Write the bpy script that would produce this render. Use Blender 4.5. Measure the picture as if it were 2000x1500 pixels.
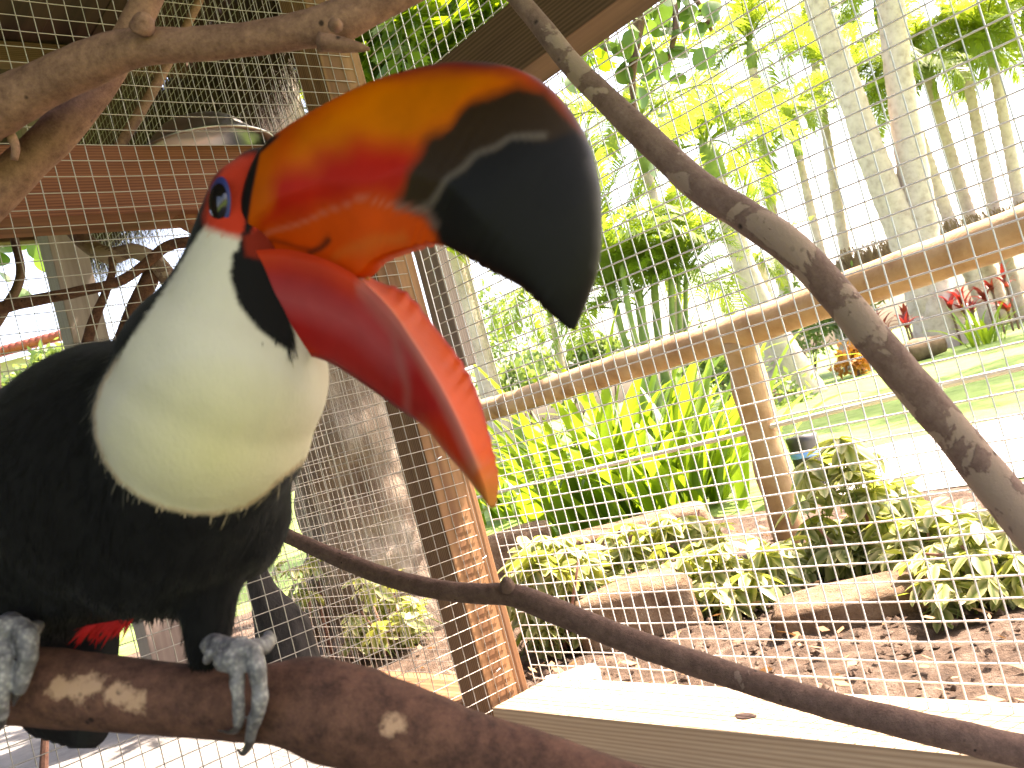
import bpy, bmesh, math, random
import numpy as np
from mathutils import Vector, Matrix, noise as mnoise
random.seed(7); rng = np.random.default_rng(7)
for o in list(bpy.data.objects): bpy.data.objects.remove(o)
scn = bpy.context.scene; col = scn.collection

# ------------------------------------------------------------------ camera
F, CX, CY = 1794.0, 1000.0, 750.0
RHO, PIT, HC = math.radians(15.14), math.radians(2.68), 0.58
fw = np.array([0, math.cos(PIT), math.sin(PIT)]); up0 = np.array([0, -math.sin(PIT), math.cos(PIT)]); r0 = np.array([1.0, 0, 0])
rt = math.cos(RHO)*r0 - math.sin(RHO)*up0; upv = math.sin(RHO)*r0 + math.cos(RHO)*up0
CAM = np.array([0, 0, HC])
cd = bpy.data.cameras.new('camera'); cam = bpy.data.objects.new('camera', cd); col.objects.link(cam)
cam.matrix_world = Matrix(((rt[0], upv[0], -fw[0], CAM[0]), (rt[1], upv[1], -fw[1], CAM[1]), (rt[2], upv[2], -fw[2], CAM[2]), (0, 0, 0, 1)))
cd.sensor_width = 36; cd.lens = 36*F/2000; cd.clip_start = 0.02; cd.clip_end = 500
cd.dof.use_dof = True; cd.dof.focus_distance = 1.5; cd.dof.aperture_fstop = 15.0
scn.camera = cam
# ------------------------------------------------------------------ light
SUN_AZ, SUN_EL = math.radians(70), math.radians(58)
w = bpy.data.worlds.new('World'); scn.world = w; w.use_nodes = True
nt = w.node_tree; nt.nodes.clear()
sky = nt.nodes.new('ShaderNodeTexSky'); sky.sky_type = 'NISHITA'; sky.sun_disc = False
sky.sun_elevation = SUN_EL; sky.sun_rotation = SUN_AZ; sky.dust_density = 4.0; sky.air_density = 1.0; sky.ozone_density = 1.0
bg = nt.nodes.new('ShaderNodeBackground'); bg.inputs[1].default_value = 0.15
wo = nt.nodes.new('ShaderNodeOutputWorld'); nt.links.new(sky.outputs[0], bg.inputs[0]); nt.links.new(bg.outputs[0], wo.inputs[0])
sl = bpy.data.lights.new('sun', 'SUN'); sl.energy = 5.0; sl.angle = math.radians(0.53); sl.color = (1.0, 0.95, 0.86)
so = bpy.data.objects.new('sun', sl); col.objects.link(so)
sd = Vector((math.sin(SUN_AZ)*math.cos(SUN_EL), math.cos(SUN_AZ)*math.cos(SUN_EL), math.sin(SUN_EL)))
so.rotation_euler = sd.to_track_quat('Z', 'Y').to_euler()
vs = scn.view_settings; vs.view_transform = 'Standard'; vs.look = 'None'; vs.exposure = 2.65; vs.gamma = 1.0; vs.use_curve_mapping = False
if hasattr(vs, 'use_white_balance'): vs.use_white_balance = True; vs.white_balance_temperature = 7600; vs.white_balance_tint = 20

# ------------------------------------------------------------------ pixel helpers (photo is 2000x1500)
def ray(x, y): return fw + rt*((x-CX)/F) - upv*((y-CY)/F)
def P(x, y, d): return CAM + ray(x, y)*d
def proj(p):
    q = np.asarray(p) - CAM; d = q@fw; return CX+F*(q@rt)/d, CY-F*(q@upv)/d, d
def oz(x, y, z=0.0):
    q = ray(x, y); return CAM + q*((z-HC)/q[2])
AR = math.radians(-40.96)
dR = np.array([math.sin(AR), math.cos(AR), 0]); nR = np.array([math.cos(AR), -math.sin(AR), 0]); ZZ = np.array([0, 0, 1.0])
def W(n, s, z): return nR*n + dR*s + ZZ*z          # aviary frame: n outward of the right wall, s along it
def on_n(x, y, n):
    q = ray(x, y); return CAM + q*(n/(q@nR))
def on_s(x, y, s):
    q = ray(x, y); return CAM + q*(s/(q@dR))

# ------------------------------------------------------------------ materials
def newmat(name):
    m = bpy.data.materials.new(name); m.use_nodes = True
    n = m.node_tree; b = n.nodes['Principled BSDF']; return m, n, b
def ramp(n, stops):
    r = n.nodes.new('ShaderNodeValToRGB'); e = r.color_ramp.elements
    while len(e) < len(stops): e.new(0.5)
    for i, (p, c) in enumerate(stops): e[i].position = p; e[i].color = (*c, 1)
    return r
def coords(n, scale=(1, 1, 1), kind='Object'):
    t = n.nodes.new('ShaderNodeTexCoord'); mp = n.nodes.new('ShaderNodeMapping'); mp.inputs['Scale'].default_value = scale
    n.links.new(t.outputs[kind], mp.inputs[0]); return mp.outputs[0]
def noisetex(n, vec, scale, detail=6, rough=0.6, dist=0.0):
    t = n.nodes.new('ShaderNodeTexNoise'); t.inputs['Scale'].default_value = scale; t.inputs['Detail'].default_value = detail
    t.inputs['Roughness'].default_value = rough; t.inputs['Distortion'].default_value = dist
    if vec is not None: n.links.new(vec, t.inputs['Vector'])
    return t
def bump(n, b, h, strength, dist=0.002):
    bn = n.nodes.new('ShaderNodeBump'); bn.inputs['Strength'].default_value = strength; bn.inputs['Distance'].default_value = dist
    n.links.new(h, bn.inputs['Height']); n.links.new(bn.outputs[0], b.inputs['Normal']); return bn
def mixc(n, fac, a, bcol, mode='MIX'):
    m = n.nodes.new('ShaderNodeMix'); m.data_type = 'RGBA'; m.blend_type = mode
    for sock, v in ((m.inputs[0], fac), (m.inputs[6], a), (m.inputs[7], bcol)):
        if hasattr(v, 'is_linked'): n.links.new(v, sock)
        elif isinstance(v, (int, float)): sock.default_value = v
        else: sock.default_value = (*v, 1)
    return m.outputs[2]
def m_noise(name, c1, c2, scale=20, rough=0.8, bs=0.4, bd=0.002, stretch=(1, 1, 1), c3=None, spec=0.3):
    m, n, b = newmat(name); v = coords(n, stretch); t = noisetex(n, v, scale)
    st = [(0.3, c1), (0.7, c2)] if c3 is None else [(0.25, c1), (0.5, c2), (0.75, c3)]
    r = ramp(n, st); n.links.new(t.outputs[0], r.inputs[0]); n.links.new(r.outputs[0], b.inputs['Base Color'])
    b.inputs['Roughness'].default_value = rough; b.inputs['Specular IOR Level'].default_value = spec
    t2 = noisetex(n, v, scale*4, 8, 0.7); bump(n, b, t2.outputs[0], bs, bd); return m
def m_bark(name, dark, mid, pale, patch=0.62, scale=30, spots=True, blots=None):
    m, n, b = newmat(name); v = coords(n)
    t = noisetex(n, v, scale*2.2, 9, 0.82); r = ramp(n, [(0.36, dark), (0.66, mid)]); n.links.new(t.outputs[0], r.inputs[0])
    t2 = noisetex(n, v, scale*0.55, 7, 0.58, 0.4); r2 = ramp(n, [(patch, (0, 0, 0)), (patch+0.012, (1, 1, 1))]); n.links.new(t2.outputs[0], r2.inputs[0])
    c = mixc(n, r2.outputs[0], r.outputs[0], pale)
    vo = n.nodes.new('ShaderNodeTexVoronoi'); vo.inputs['Scale'].default_value = scale*2.6; n.links.new(v, vo.inputs['Vector'])
    r3 = ramp(n, [(0.10, (1, 1, 1)), (0.2, (0, 0, 0))]); n.links.new(vo.outputs['Distance'], r3.inputs[0])
    ts = noisetex(n, v, scale*1.1, 3); rs = ramp(n, [(0.56, (0, 0, 0)), (0.62, (1, 1, 1))]); n.links.new(ts.outputs[0], rs.inputs[0]); r3m = mixc(n, 1.0, r3.outputs[0], rs.outputs[0], 'MULTIPLY')
    if blots:
        for (bx_, by_, bz_), br_ in blots:
            vm = n.nodes.new('ShaderNodeVectorMath'); vm.operation = 'DISTANCE'; vm.inputs[1].default_value = (bx_, by_, bz_)
            tn = noisetex(n, v, 160, 4, 0.6); av = n.nodes.new('ShaderNodeVectorMath'); av.operation = 'MULTIPLY_ADD'; av.inputs[1].default_value = (0.016, 0.016, 0.016); n.links.new(tn.outputs['Color'], av.inputs[0]); n.links.new(v, av.inputs[2]); n.links.new(av.outputs[0], vm.inputs[0])
            rb = ramp(n, [(br_, (1, 1, 1)), (br_+0.0004, (0, 0, 0))]); n.links.new(vm.outputs['Value'], rb.inputs[0]); c = mixc(n, rb.outputs[0], c, pale)
    c2 = mixc(n, r3m, c, tuple(x*0.3 for x in dark)) if spots else c
    n.links.new(c2, b.inputs['Base Color']); b.inputs['Roughness'].default_value = 0.8; b.inputs['Specular IOR Level'].default_value = 0.25
    t4 = noisetex(n, v, scale*6, 8, 0.7); h = mixc(n, 0.5, t4.outputs[0], r2.outputs[0], 'SUBTRACT'); bump(n, b, h, 0.7, 0.002); return m
def m_wood(name, c1, c2, scale=(3, 60, 60), rough=0.75, ring=6.0, bs=0.3):
    m, n, b = newmat(name); v = coords(n, scale)
    t = noisetex(n, v, 1.0, 6, 0.6, 0.4)
    wv = n.nodes.new('ShaderNodeTexWave'); wv.wave_type = 'BANDS'; wv.bands_direction = 'Z'; wv.inputs['Scale'].default_value = 0.9
    wv.inputs['Distortion'].default_value = ring; wv.inputs['Detail'].default_value = 3; wv.inputs['Detail Scale'].default_value = 0.4; n.links.new(v, wv.inputs['Vector'])
    mx = mixc(n, 0.35, t.outputs[0], wv.outputs[0]); r = ramp(n, [(0.15, c1), (0.8, c2)]); n.links.new(mx, r.inputs[0])
    n.links.new(r.outputs[0], b.inputs['Base Color']); b.inputs['Roughness'].default_value = rough; b.inputs['Specular IOR Level'].default_value = 0.25
    bump(n, b, mx, bs, 0.001); return m
def m_leaf(name, c, trans, rough=0.45, mix=0.5, vein=False, edge=None):
    m, n, b = newmat(name); oi = n.nodes.new('ShaderNodeObjectInfo'); v = coords(n)
    t = noisetex(n, v, 14, 3); hs = n.nodes.new('ShaderNodeHueSaturation'); hs.inputs['Color'].default_value = (*c, 1)
    ma = n.nodes.new('ShaderNodeMath'); ma.operation = 'MULTIPLY_ADD'; ma.inputs[1].default_value = 0.5; ma.inputs[2].default_value = 0.75
    ad = n.nodes.new('ShaderNodeMath'); ad.operation = 'ADD'; n.links.new(oi.outputs['Random'], ad.inputs[0]); n.links.new(t.outputs[0], ad.inputs[1])
    sc = n.nodes.new('ShaderNodeMath'); sc.operation = 'MULTIPLY'; sc.inputs[1].default_value = 0.5; n.links.new(ad.outputs[0], sc.inputs[0])
    n.links.new(sc.outputs[0], ma.inputs[0]); n.links.new(ma.outputs[0], hs.inputs['Value'])
    b.inputs['Roughness'].default_value = rough; base = hs.outputs[0]
    if edge is not None:
        at = n.nodes.new('ShaderNodeAttribute'); at.attribute_name = 'edge'
        base = mixc(n, at.outputs['Fac'], base, edge)
    n.links.new(base, b.inputs['Base Color'])
    tr = n.nodes.new('ShaderNodeBsdfTranslucent'); tc = mixc(n, 1.0, base, trans, 'MULTIPLY')
    g = n.nodes.new('ShaderNodeMix'); g.data_type = 'RGBA'; g.inputs[0].default_value = 0.6; n.links.new(tc, g.inputs[6]); g.inputs[7].default_value = (*trans, 1)
    n.links.new(g.outputs[2], tr.inputs[0])
    mx = n.nodes.new('ShaderNodeMixShader'); mx.inputs[0].default_value = mix
    out = n.nodes['Material Output']; n.links.new(b.outputs[0], mx.inputs[1]); n.links.new(tr.outputs[0], mx.inputs[2]); n.links.new(mx.outputs[0], out.inputs[0]); return m
def m_plain(name, c, rough=0.5, metal=0.0, spec=0.5):
    m, n, b = newmat(name); b.inputs['Base Color'].default_value = (*c, 1); b.inputs['Roughness'].default_value = rough; b.inputs['Metallic'].default_value = metal
    b.inputs['Specular IOR Level'].default_value = spec
    t = noisetex(n, coords(n), 60); bump(n, b, t.outputs[0], 0.08, 0.001); return m
def m_attr(name, rough=0.45, spec=0.4, bs=0.1, bscale=300, stretch=(1, 1, 1), sheen=0.0, var=0.12, sss=0.0):
    m, n, b = newmat(name); a = n.nodes.new('ShaderNodeAttribute'); a.attribute_name = 'paint'
    v = coords(n, stretch); t = noisetex(n, v, bscale, 6, 0.7); t0 = noisetex(n, v, bscale*0.12, 4, 0.6)
    r = ramp(n, [(0.3, (1-var*2, 1-var*2, 1-var*2)), (0.7, (1+var, 1+var, 1+var))]); n.links.new(t0.outputs[0], r.inputs[0])
    c = mixc(n, 1.0, a.outputs['Color'], r.outputs[0], 'MULTIPLY'); n.links.new(c, b.inputs['Base Color'])
    b.inputs['Roughness'].default_value = rough; b.inputs['Specular IOR Level'].default_value = spec; b.inputs['Sheen Weight'].default_value = sheen
    bump(n, b, t.outputs[0], bs, 0.001); return m
M = {}
M['bark_red'] = m_bark('bark_red', (0.045, 0.019, 0.013), (0.17, 0.075, 0.048), (0.42, 0.30, 0.21), 0.78, 30)
M['bark_tan'] = m_bark('bark_tan', (0.12, 0.058, 0.042), (0.31, 0.165, 0.115), (0.42, 0.28, 0.18), 0.74, 26)
M['bark_pale'] = m_bark('bark_pale', (0.12, 0.066, 0.052), (0.23, 0.145, 0.115), (0.30, 0.205, 0.155), 0.51, 20)
M['bark_brown'] = m_bark('bark_brown', (0.09, 0.05, 0.038), (0.195, 0.115, 0.085), (0.25, 0.165, 0.125), 0.66, 40)
M['lumber'] = m_wood('lumber', (0.10, 0.042, 0.02), (0.31, 0.165, 0.08))
M['lumber_pale'] = m_wood('lumber_pale', (0.27, 0.185, 0.115), (0.46, 0.355, 0.24), (3, 50, 50))
M['lumber_red'] = m_wood('lumber_red', (0.10, 0.03, 0.02), (0.24, 0.09, 0.05))
M['lumber_dark'] = m_wood('lumber_dark', (0.06, 0.03, 0.018), (0.17, 0.095, 0.06))
M['lumber_grey'] = m_wood('lumber_grey', (0.16, 0.12, 0.10), (0.30, 0.25, 0.22))
M['log_orange'] = m_noise('log_orange', (0.22, 0.12, 0.06), (0.40, 0.26, 0.14), 10, 0.7, 0.5, 0.006, c3=(0.50, 0.36, 0.22))
M['wire'] = m_plain('galvanised_wire', (0.70, 0.70, 0.70), 0.45, 0.3)
M['wire_dull'] = m_plain('darker_wire', (0.36, 0.33, 0.29), 0.5, 0.4)  # darker and tanner than the outer wall wire
M['steel'] = m_plain('bowl_steel', (0.42, 0.41, 0.40), 0.36, 1.0)
M['thatch'] = m_noise('thatch', (0.03, 0.016, 0.008), (0.12, 0.07, 0.035), 60, 0.9, 0.5, 0.004, (1, 1, 0.15))
M['roof_dark'] = m_wood('roof_dark', (0.02, 0.010, 0.008), (0.06, 0.03, 0.022))
M['soil'] = m_noise('soil', (0.03, 0.018, 0.012), (0.11, 0.072, 0.05), 25, 0.95, 1.0, 0.02, c3=(0.24, 0.18, 0.14))
M['lawn'] = m_noise('lawn', (0.06, 0.12, 0.02), (0.14, 0.22, 0.05), 6, 0.9, 0.8, 0.02, c3=(0.20, 0.26, 0.09))
M['concrete'] = m_noise('concrete', (0.38, 0.36, 0.33), (0.52, 0.5, 0.46), 12, 0.85, 0.3, 0.002)
M['floor'] = m_noise('floor', (0.13, 0.125, 0.12), (0.25, 0.24, 0.225), 9, 0.9, 0.4, 0.003)
M['stone'] = m_noise('stone', (0.07, 0.04, 0.025), (0.22, 0.145, 0.09), 16, 0.95, 1.0, 0.02, c3=(0.34, 0.26, 0.18))
M['trunk_bark'] = m_noise('trunk_bark', (0.10, 0.065, 0.045), (0.24, 0.19, 0.15), 13, 0.95, 0.9, 0.015, (1, 1, 0.35), c3=(0.42, 0.38, 0.33))
M['palm_bark'] = m_noise('palm_bark', (0.33, 0.25, 0.22), (0.50, 0.40, 0.36), 9, 0.9, 0.6, 0.02, c3=(0.58, 0.48, 0.44))
M['palm_green'] = m_noise('palm_green', (0.10, 0.17, 0.05), (0.24, 0.30, 0.10), 10, 0.6, 0.2, 0.01)
M['leaf_palm'] = m_leaf('leaf_palm', (0.12, 0.18, 0.02), (0.44, 0.56, 0.05), mix=0.55)
M['leaf_areca'] = m_leaf('leaf_areca', (0.12, 0.19, 0.025), (0.42, 0.56, 0.05), mix=0.55)
M['leaf_strap'] = m_leaf('leaf_strap', (0.10, 0.18, 0.025), (0.38, 0.56, 0.03), 0.35)
M['leaf_round'] = m_leaf('leaf_round', (0.05, 0.10, 0.025), (0.22, 0.40, 0.05), 0.35, 0.4)
M['leaf_wedge'] = m_leaf('leaf_wedge', (0.05, 0.11, 0.012), (0.45, 0.66, 0.02), 0.3, 0.5)
M['leaf_varieg'] = m_leaf('leaf_varieg', (0.11, 0.18, 0.04), (0.48, 0.52, 0.08), 0.35, 0.45, edge=(0.68, 0.64, 0.34))
M['leaf_bush'] = m_leaf('leaf_bush', (0.08, 0.14, 0.04), (0.35, 0.48, 0.10), 0.5, 0.45)
M['leaf_red'] = m_leaf('leaf_red', (0.20, 0.02, 0.02), (0.42, 0.04, 0.03), 0.4, 0.35)
M['leaf_orange'] = m_leaf('leaf_orange', (0.45, 0.20, 0.04), (0.6, 0.3, 0.04), 0.4, 0.45)
M['leaf_dry'] = m_leaf('leaf_dry', (0.28, 0.16, 0.08), (0.4, 0.22, 0.08), 0.8, 0.2)
M['feather'] = m_attr('plumage', 0.8, 0.08, 0.45, 420, (1, 1, 0.5), 0.05, 0.03)
M['bill'] = m_attr('bill_horn', 0.48, 0.10, 0.22, 150, (1, 1, 1), 0.0, 0.12)
M['eye'] = m_plain('eye_gloss', (0.006, 0.005, 0.005), 0.06)
M['eyering'] = m_plain('eye_ring', (0.010, 0.016, 0.10), 0.6)
M['claw'] = m_plain('claw_horn', (0.05, 0.04, 0.035), 0.35)
M['redfeather'] = m_noise('red_feather', (0.45, 0.01, 0.012), (0.65, 0.02, 0.02), 60, 0.8, 0.3)
M['blackfeather'] = m_noise('black_feather', (0.007, 0.007, 0.008), (0.013, 0.012, 0.012), 90, 0.7, 0.4)
M['potdark'] = m_plain('pot_dark', (0.03, 0.028, 0.03), 0.35); M['potblue'] = m_plain('pot_blue', (0.10, 0.25, 0.6), 0.4)
M['pipe'] = m_plain('pale_pipe', (0.7, 0.68, 0.62), 0.5)
M['roof_tile'] = m_noise('roof_tile', (0.22, 0.05, 0.04), (0.34, 0.09, 0.07), 10, 0.85)
M['stump'] = m_noise('stump_dark', (0.018, 0.015, 0.015), (0.07, 0.06, 0.058), 40, 0.9, 0.9, 0.006, (1, 1, 0.3))
M['deadwood'] = m_noise('deadwood', (0.10, 0.06, 0.035), (0.22, 0.15, 0.09), 14, 0.9, 0.8, 0.01, (1, 1, 0.3))
# scaly toes
def m_toe():
    m, n, b = newmat('toe_skin'); v = coords(n)
    vo = n.nodes.new('ShaderNodeTexVoronoi'); vo.inputs['Scale'].default_value = 330; n.links.new(v, vo.inputs['Vector'])
    t = noisetex(n, v, 90, 5); r = ramp(n, [(0.35, (0.12, 0.108, 0.10)), (0.62, (0.40, 0.365, 0.33))]); n.links.new(t.outputs[0], r.inputs[0])
    r2 = ramp(n, [(0.0, (1, 1, 1)), (0.6, (0.45, 0.45, 0.5))]); n.links.new(vo.outputs['Distance'], r2.inputs[0])
    n.links.new(mixc(n, 1.0, r.outputs[0], r2.outputs[0], 'MULTIPLY'), b.inputs['Base Color']); b.inputs['Roughness'].default_value = 0.6
    bump(n, b, vo.outputs['Distance'], 0.6, -0.001); return m
M['toe'] = m_toe()

# ------------------------------------------------------------------ mesh helpers
def mesh(name, V, Fc, smooth=False):
    me = bpy.data.meshes.new(name); me.from_pydata([tuple(map(float, v)) for v in V], [], [tuple(f) for f in Fc]); me.update()
    if smooth: me.polygons.foreach_set('use_smooth', [True]*len(me.polygons))
    return me
WM = {}
def obj(name, me, mat=None, parent=None, wm=None):
    o = bpy.data.objects.new(name, me); col.objects.link(o)
    if mat is not None and me is not None and not me.materials: me.materials.append(M[mat])
    WM[o] = Matrix(wm) if wm is not None else Matrix.Identity(4)
    if parent is not None: o.parent = parent; o.matrix_parent_inverse = WM[parent].inverted()
    o.matrix_basis = WM[o]
    return o
def tag(o, label, cat, group=None):
    o['label'] = label; o['category'] = cat
    if group: o['group'] = group
    return o
def thing(name, label, cat, loc=(0, 0, 0), group=None):
    o = bpy.data.objects.new(name, None); col.objects.link(o); o.location = tuple(map(float, loc)); o.empty_display_size = 0.05
    WM[o] = Matrix.Translation(o.location)
    return tag(o, label, cat, group)
def struct(name, me, mat):
    o = obj(name, me, mat); o['kind'] = 'structure'; return o
class MB:
    def __init__(s): s.v = []; s.f = []
    def add(s, V, Fc):
        k = len(s.v); s.v += [tuple(map(float, p)) for p in V]; s.f += [tuple(i+k for i in f) for f in Fc]; return s
    def box(s, p0, p1, wd, ht, up=ZZ):
        p0 = np.asarray(p0, float); p1 = np.asarray(p1, float); d = p1-p0; d /= np.linalg.norm(d)
        sd_ = np.cross(d, up); sd_ /= np.linalg.norm(sd_); u = np.cross(sd_, d)
        V = [p+sd_*a*wd/2+u*b*ht/2 for p in (p0, p1) for a, b in ((-1, -1), (1, -1), (1, 1), (-1, 1))]
        return s.add(V, [(3, 2, 1, 0), (4, 5, 6, 7), (0, 1, 5, 4), (1, 2, 6, 5), (2, 3, 7, 6), (3, 0, 4, 7)])
    def tube(s, pts, rad, seg=10, jit=0.0, freq=9.0, seed=0.0, cap=True):
        V, Fc = tube(pts, rad, seg, jit, freq, seed, cap); return s.add(V, Fc)
    def mesh(s, name, smooth=False): return mesh(name, s.v, s.f, smooth)
def tube(pts, rad, seg=10, jit=0.0, freq=9.0, seed=0.0, cap=True):
    pts = [np.asarray(p, float) for p in pts]; n = len(pts)
    rad = [rad]*n if np.isscalar(rad) else rad
    tg = [pts[min(i+1, n-1)]-pts[max(i-1, 0)] for i in range(n)]; tg = [t/(np.linalg.norm(t)+1e-12) for t in tg]
    a = np.cross(tg[0], [0, 0, 1.0]); 
    if np.linalg.norm(a) < 1e-3: a = np.cross(tg[0], [0, 1.0, 0])
    a /= np.linalg.norm(a); V = []; Fc = []
    for i in range(n):
        a = a-tg[i]*(a@tg[i]); a /= np.linalg.norm(a); b = np.cross(tg[i], a)
        for k in range(seg):
            th = 2*math.pi*k/seg; d = a*math.cos(th)+b*math.sin(th); r = rad[i]
            if jit:
                q = pts[i]+d*r; r *= 1+jit*mnoise.noise(Vector(q*freq)+Vector((seed, 0, 0)))+0.5*jit*mnoise.noise(Vector(q*freq*3.1)+Vector((seed, 5, 0)))
            V.append(pts[i]+d*r)
    for i in range(n-1):
        for k in range(seg):
            k2 = (k+1) % seg; Fc.append((i*seg+k, i*seg+k2, (i+1)*seg+k2, (i+1)*seg+k))
    if cap:
        Fc.append(tuple(reversed(range(seg)))); Fc.append(tuple(range((n-1)*seg, n*seg)))
    return V, Fc
def cr(ctrl, n):
    c = np.asarray(ctrl, float); m = len(c); c2 = np.vstack([2*c[0]-c[1], c, 2*c[-1]-c[-2]]); out = []
    for t in np.linspace(0, m-1, n):
        i = min(int(t), m-2); u = t-i; p0, p1, p2, p3 = c2[i:i+4]
        out.append(0.5*((2*p1)+(-p0+p2)*u+(2*p0-5*p1+4*p2-p3)*u*u+(-p0+3*p1-3*p2+p3)*u**3))
    return np.array(out)
def pxtube(ctrl, n, seg=14, jit=0.0, freq=14.0, seed=0.0):
    """ctrl: (px, py, depth, diameter in px)"""
    c = cr(ctrl, n); pts = [P(a, b, d) for a, b, d, _ in c]; rad = [max(wd, 1.0)/2*d/F for _, _, d, wd in c]
    return tube(pts, rad, seg, jit, freq, seed)

# ------------------------------------------------------------------ ground
S = 140.0
struct('lawn', mesh('lawn', [(-S, -S, 0), (S, -S, 0), (S, S, 0), (-S, S, 0)], [(0, 1, 2, 3)]), 'lawn')
def bumpy(name, corners, nx, ny, z, amp, freq, mat, seed=0):
    a, b, c, d = [np.asarray(q, float) for q in corners]; V = []; Fc = []
    for j in range(ny+1):
        for i in range(nx+1):
            u, v = i/nx, j/ny; p = (a*(1-u)+b*u)*(1-v)+(d*(1-u)+c*u)*v
            h = amp*(mnoise.noise(Vector((p[0]*freq, p[1]*freq, seed)))+0.6*mnoise.noise(Vector((p[0]*freq*3, p[1]*freq*3, seed+3)))+0.4*mnoise.noise(Vector((p[0]*freq*9, p[1]*freq*9, seed+7))))
            e = min(u, 1-u, v, 1-v); V.append((p[0], p[1], z+max(h, -z*0.6)*min(1, e*12)))
    for j in range(ny):
        for i in range(nx): k = j*(nx+1)+i; Fc.append((k, k+1, k+nx+2, k+nx+1))
    o = struct(name, mesh(name, V, Fc, True), mat); return o
bumpy('garden_soil', [W(1.10, 4.6, 0), W(1.10, -1.5, 0), W(2.9, -1.5, 0), W(2.9, 4.6, 0)], 190, 90, 0.03, 0.022, 5.0, 'soil', 1)
pa = [oz(1640, 985, 0), oz(2250, 900, 0), oz(2300, 745, 0), oz(1570, 905, 0)]
bumpy('path', [np.array([q[0], q[1], 0]) for q in pa], 20, 12, 0.006, 0.001, 3.0, 'concrete', 4)
struct('aviary_floor', mesh('aviary_floor', [tuple(W(-1.6, -1.5, 0.006)), tuple(W(0.99, -1.5, 0.006)), tuple(W(0.99, 4.2, 0.006)), tuple(W(-1.6, 4.2, 0.006))], [(0, 1, 2, 3)]), 'floor')

def frame(x, z, loc):
    x = Vector(x).normalized(); z = Vector(z); y = z.cross(x).normalized(); z = x.cross(y)
    m = Matrix((x, y, z)).transposed().to_4x4(); m.translation = Vector(loc); return m
def beam(name, p0, p1, wd, ht, mat, parent=None, up=ZZ, bev=0.003, seg=1):
    """squared timber: local X runs along it; wd sideways, ht along up"""
    p0 = Vector(p0); p1 = Vector(p1); L = (p1-p0).length; bm = bmesh.new(); bmesh.ops.create_cube(bm, size=1)
    for v in bm.verts: v.co = Vector((v.co.x*L, v.co.y*wd, v.co.z*ht))
    bmesh.ops.bevel(bm, geom=list(bm.edges), offset=bev, segments=2, profile=0.6, affect='EDGES')
    me = bpy.data.meshes.new(name); bm.to_mesh(me); bm.free()
    return obj(name, me, mat, parent, frame(p1-p0, up, (p0+p1)/2))

# ------------------------------------------------------------------ wire mesh
def wire_panel(name, org, d, nrm, s0, s1, z0, z1, label, seed, cell=0.0254, r=0.0009, bow=0.006, group=None, wmat='wire'):
    t = thing(name, label, 'wire mesh', org(s0, z0), group)
    def disp(s, z):
        k = min(1.0, max(0.0, (s1-0.12-s)/0.12)); a = k*bow*(mnoise.noise(Vector((s*1.7, z*1.7, seed)))+0.35*mnoise.noise(Vector((s*6, z*6, seed+9))))
        b = bow*0.35*mnoise.noise(Vector((s*4, z*4, seed+20))); c = bow*0.35*mnoise.noise(Vector((s*4, z*4, seed+30)))
        return nrm*a+d*b+ZZ*c
    mv, mh = MB(), MB(); ns = int((s1-s0)/cell); nz = int((z1-z0)/cell)
    for i in range(ns+1):
        s_ = s0+i*cell; pts = [org(s_, z)+disp(s_, z)+nrm*r for z in np.arange(z0-0.008, z1, cell*2)]; mv.tube(pts, r, 4)
    for j in range(nz+1):
        z = z0+j*cell; pts = [org(s_, z)+disp(s_, z)-nrm*r for s_ in np.arange(s0-0.006, s1+0.004, cell*2)]; mh.tube(pts, r, 4)
    obj('upright_wires', mv.mesh('upright_wires', True), wmat, t); obj('cross_wires', mh.mesh('cross_wires', True), wmat, t)
    return t
NM = 1.06; SM = 1.388                     # right wall mesh at n = NM, partition mesh at s = SM
wire_panel('wire_mesh_panel', lambda s, z: W(NM, s, z), dR, nR, -0.6, 1.383, 0.095, 1.97, 'galvanised square wire mesh of the outer wall facing lawn and rail fence', 3.0, r=0.00115)
wire_panel('wire_mesh_panel', lambda s, z: W(s, SM, z), nR, dR, -0.9, 1.05, 0.075, 1.97, 'galvanised square wire mesh partition behind the toucan, stapled over the corner post', 11.0, bow=0.007, r=0.0008, wmat='wire_dull')
wire_panel('wire_mesh_panel', lambda s, z: W(NM, s, z), dR, nR, 1.49, 3.5, 0.095, 1.97, 'galvanised wire mesh of the neighbouring enclosure in front of thick tree trunk', 23.0, r=0.0008, wmat='wire_dull')
# ------------------------------------------------------------------ timber frame
def tbeam(name, label, *a, **k): return tag(beam(name, *a, **k), label, 'timber')
tbeam('timber_sill', 'pale sunlit timber sill with a knot hole under the outer wire mesh', W(1.02, -0.7, 0.045), W(1.02, 1.375, 0.045), 0.145, 0.13, 'lumber_pale')
tbeam('timber_sill', 'sunlit timber sill running past the foot of the corner post into next enclosure', W(1.02, 1.487, 0.05), W(1.02, 3.6, 0.05), 0.13, 0.115, 'lumber')
tbeam('timber_sill', 'timber sill under the partition mesh, its end sunlit beside the corner post', W(-0.9, SM+0.047, 0.03), W(0.945, SM+0.047, 0.03), 0.09, 0.085, 'lumber_pale')
tbeam('corner_post', 'square timber corner post with wire mesh stapled across its orange sunlit face', W(1.005, SM+0.0475, -0.02), W(1.005, SM+0.0475, 2.0), 0.09, 0.09, 'lumber', up=dR)
tbeam('grey_board', 'short grey weathered board fixed outside the corner post', W(1.115, SM+0.03, 0.72), W(1.115, SM+0.03, 1.05), 0.07, 0.03, 'lumber_grey', up=nR)
b_ = tbeam('wall_beam', 'dark brown timber beam high across the outer wall with pale underside', W(1.012, -0.7, 1.135), W(1.012, 1.384, 1.135), 0.075, 0.1, 'lumber_dark', up=ZZ)
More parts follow.
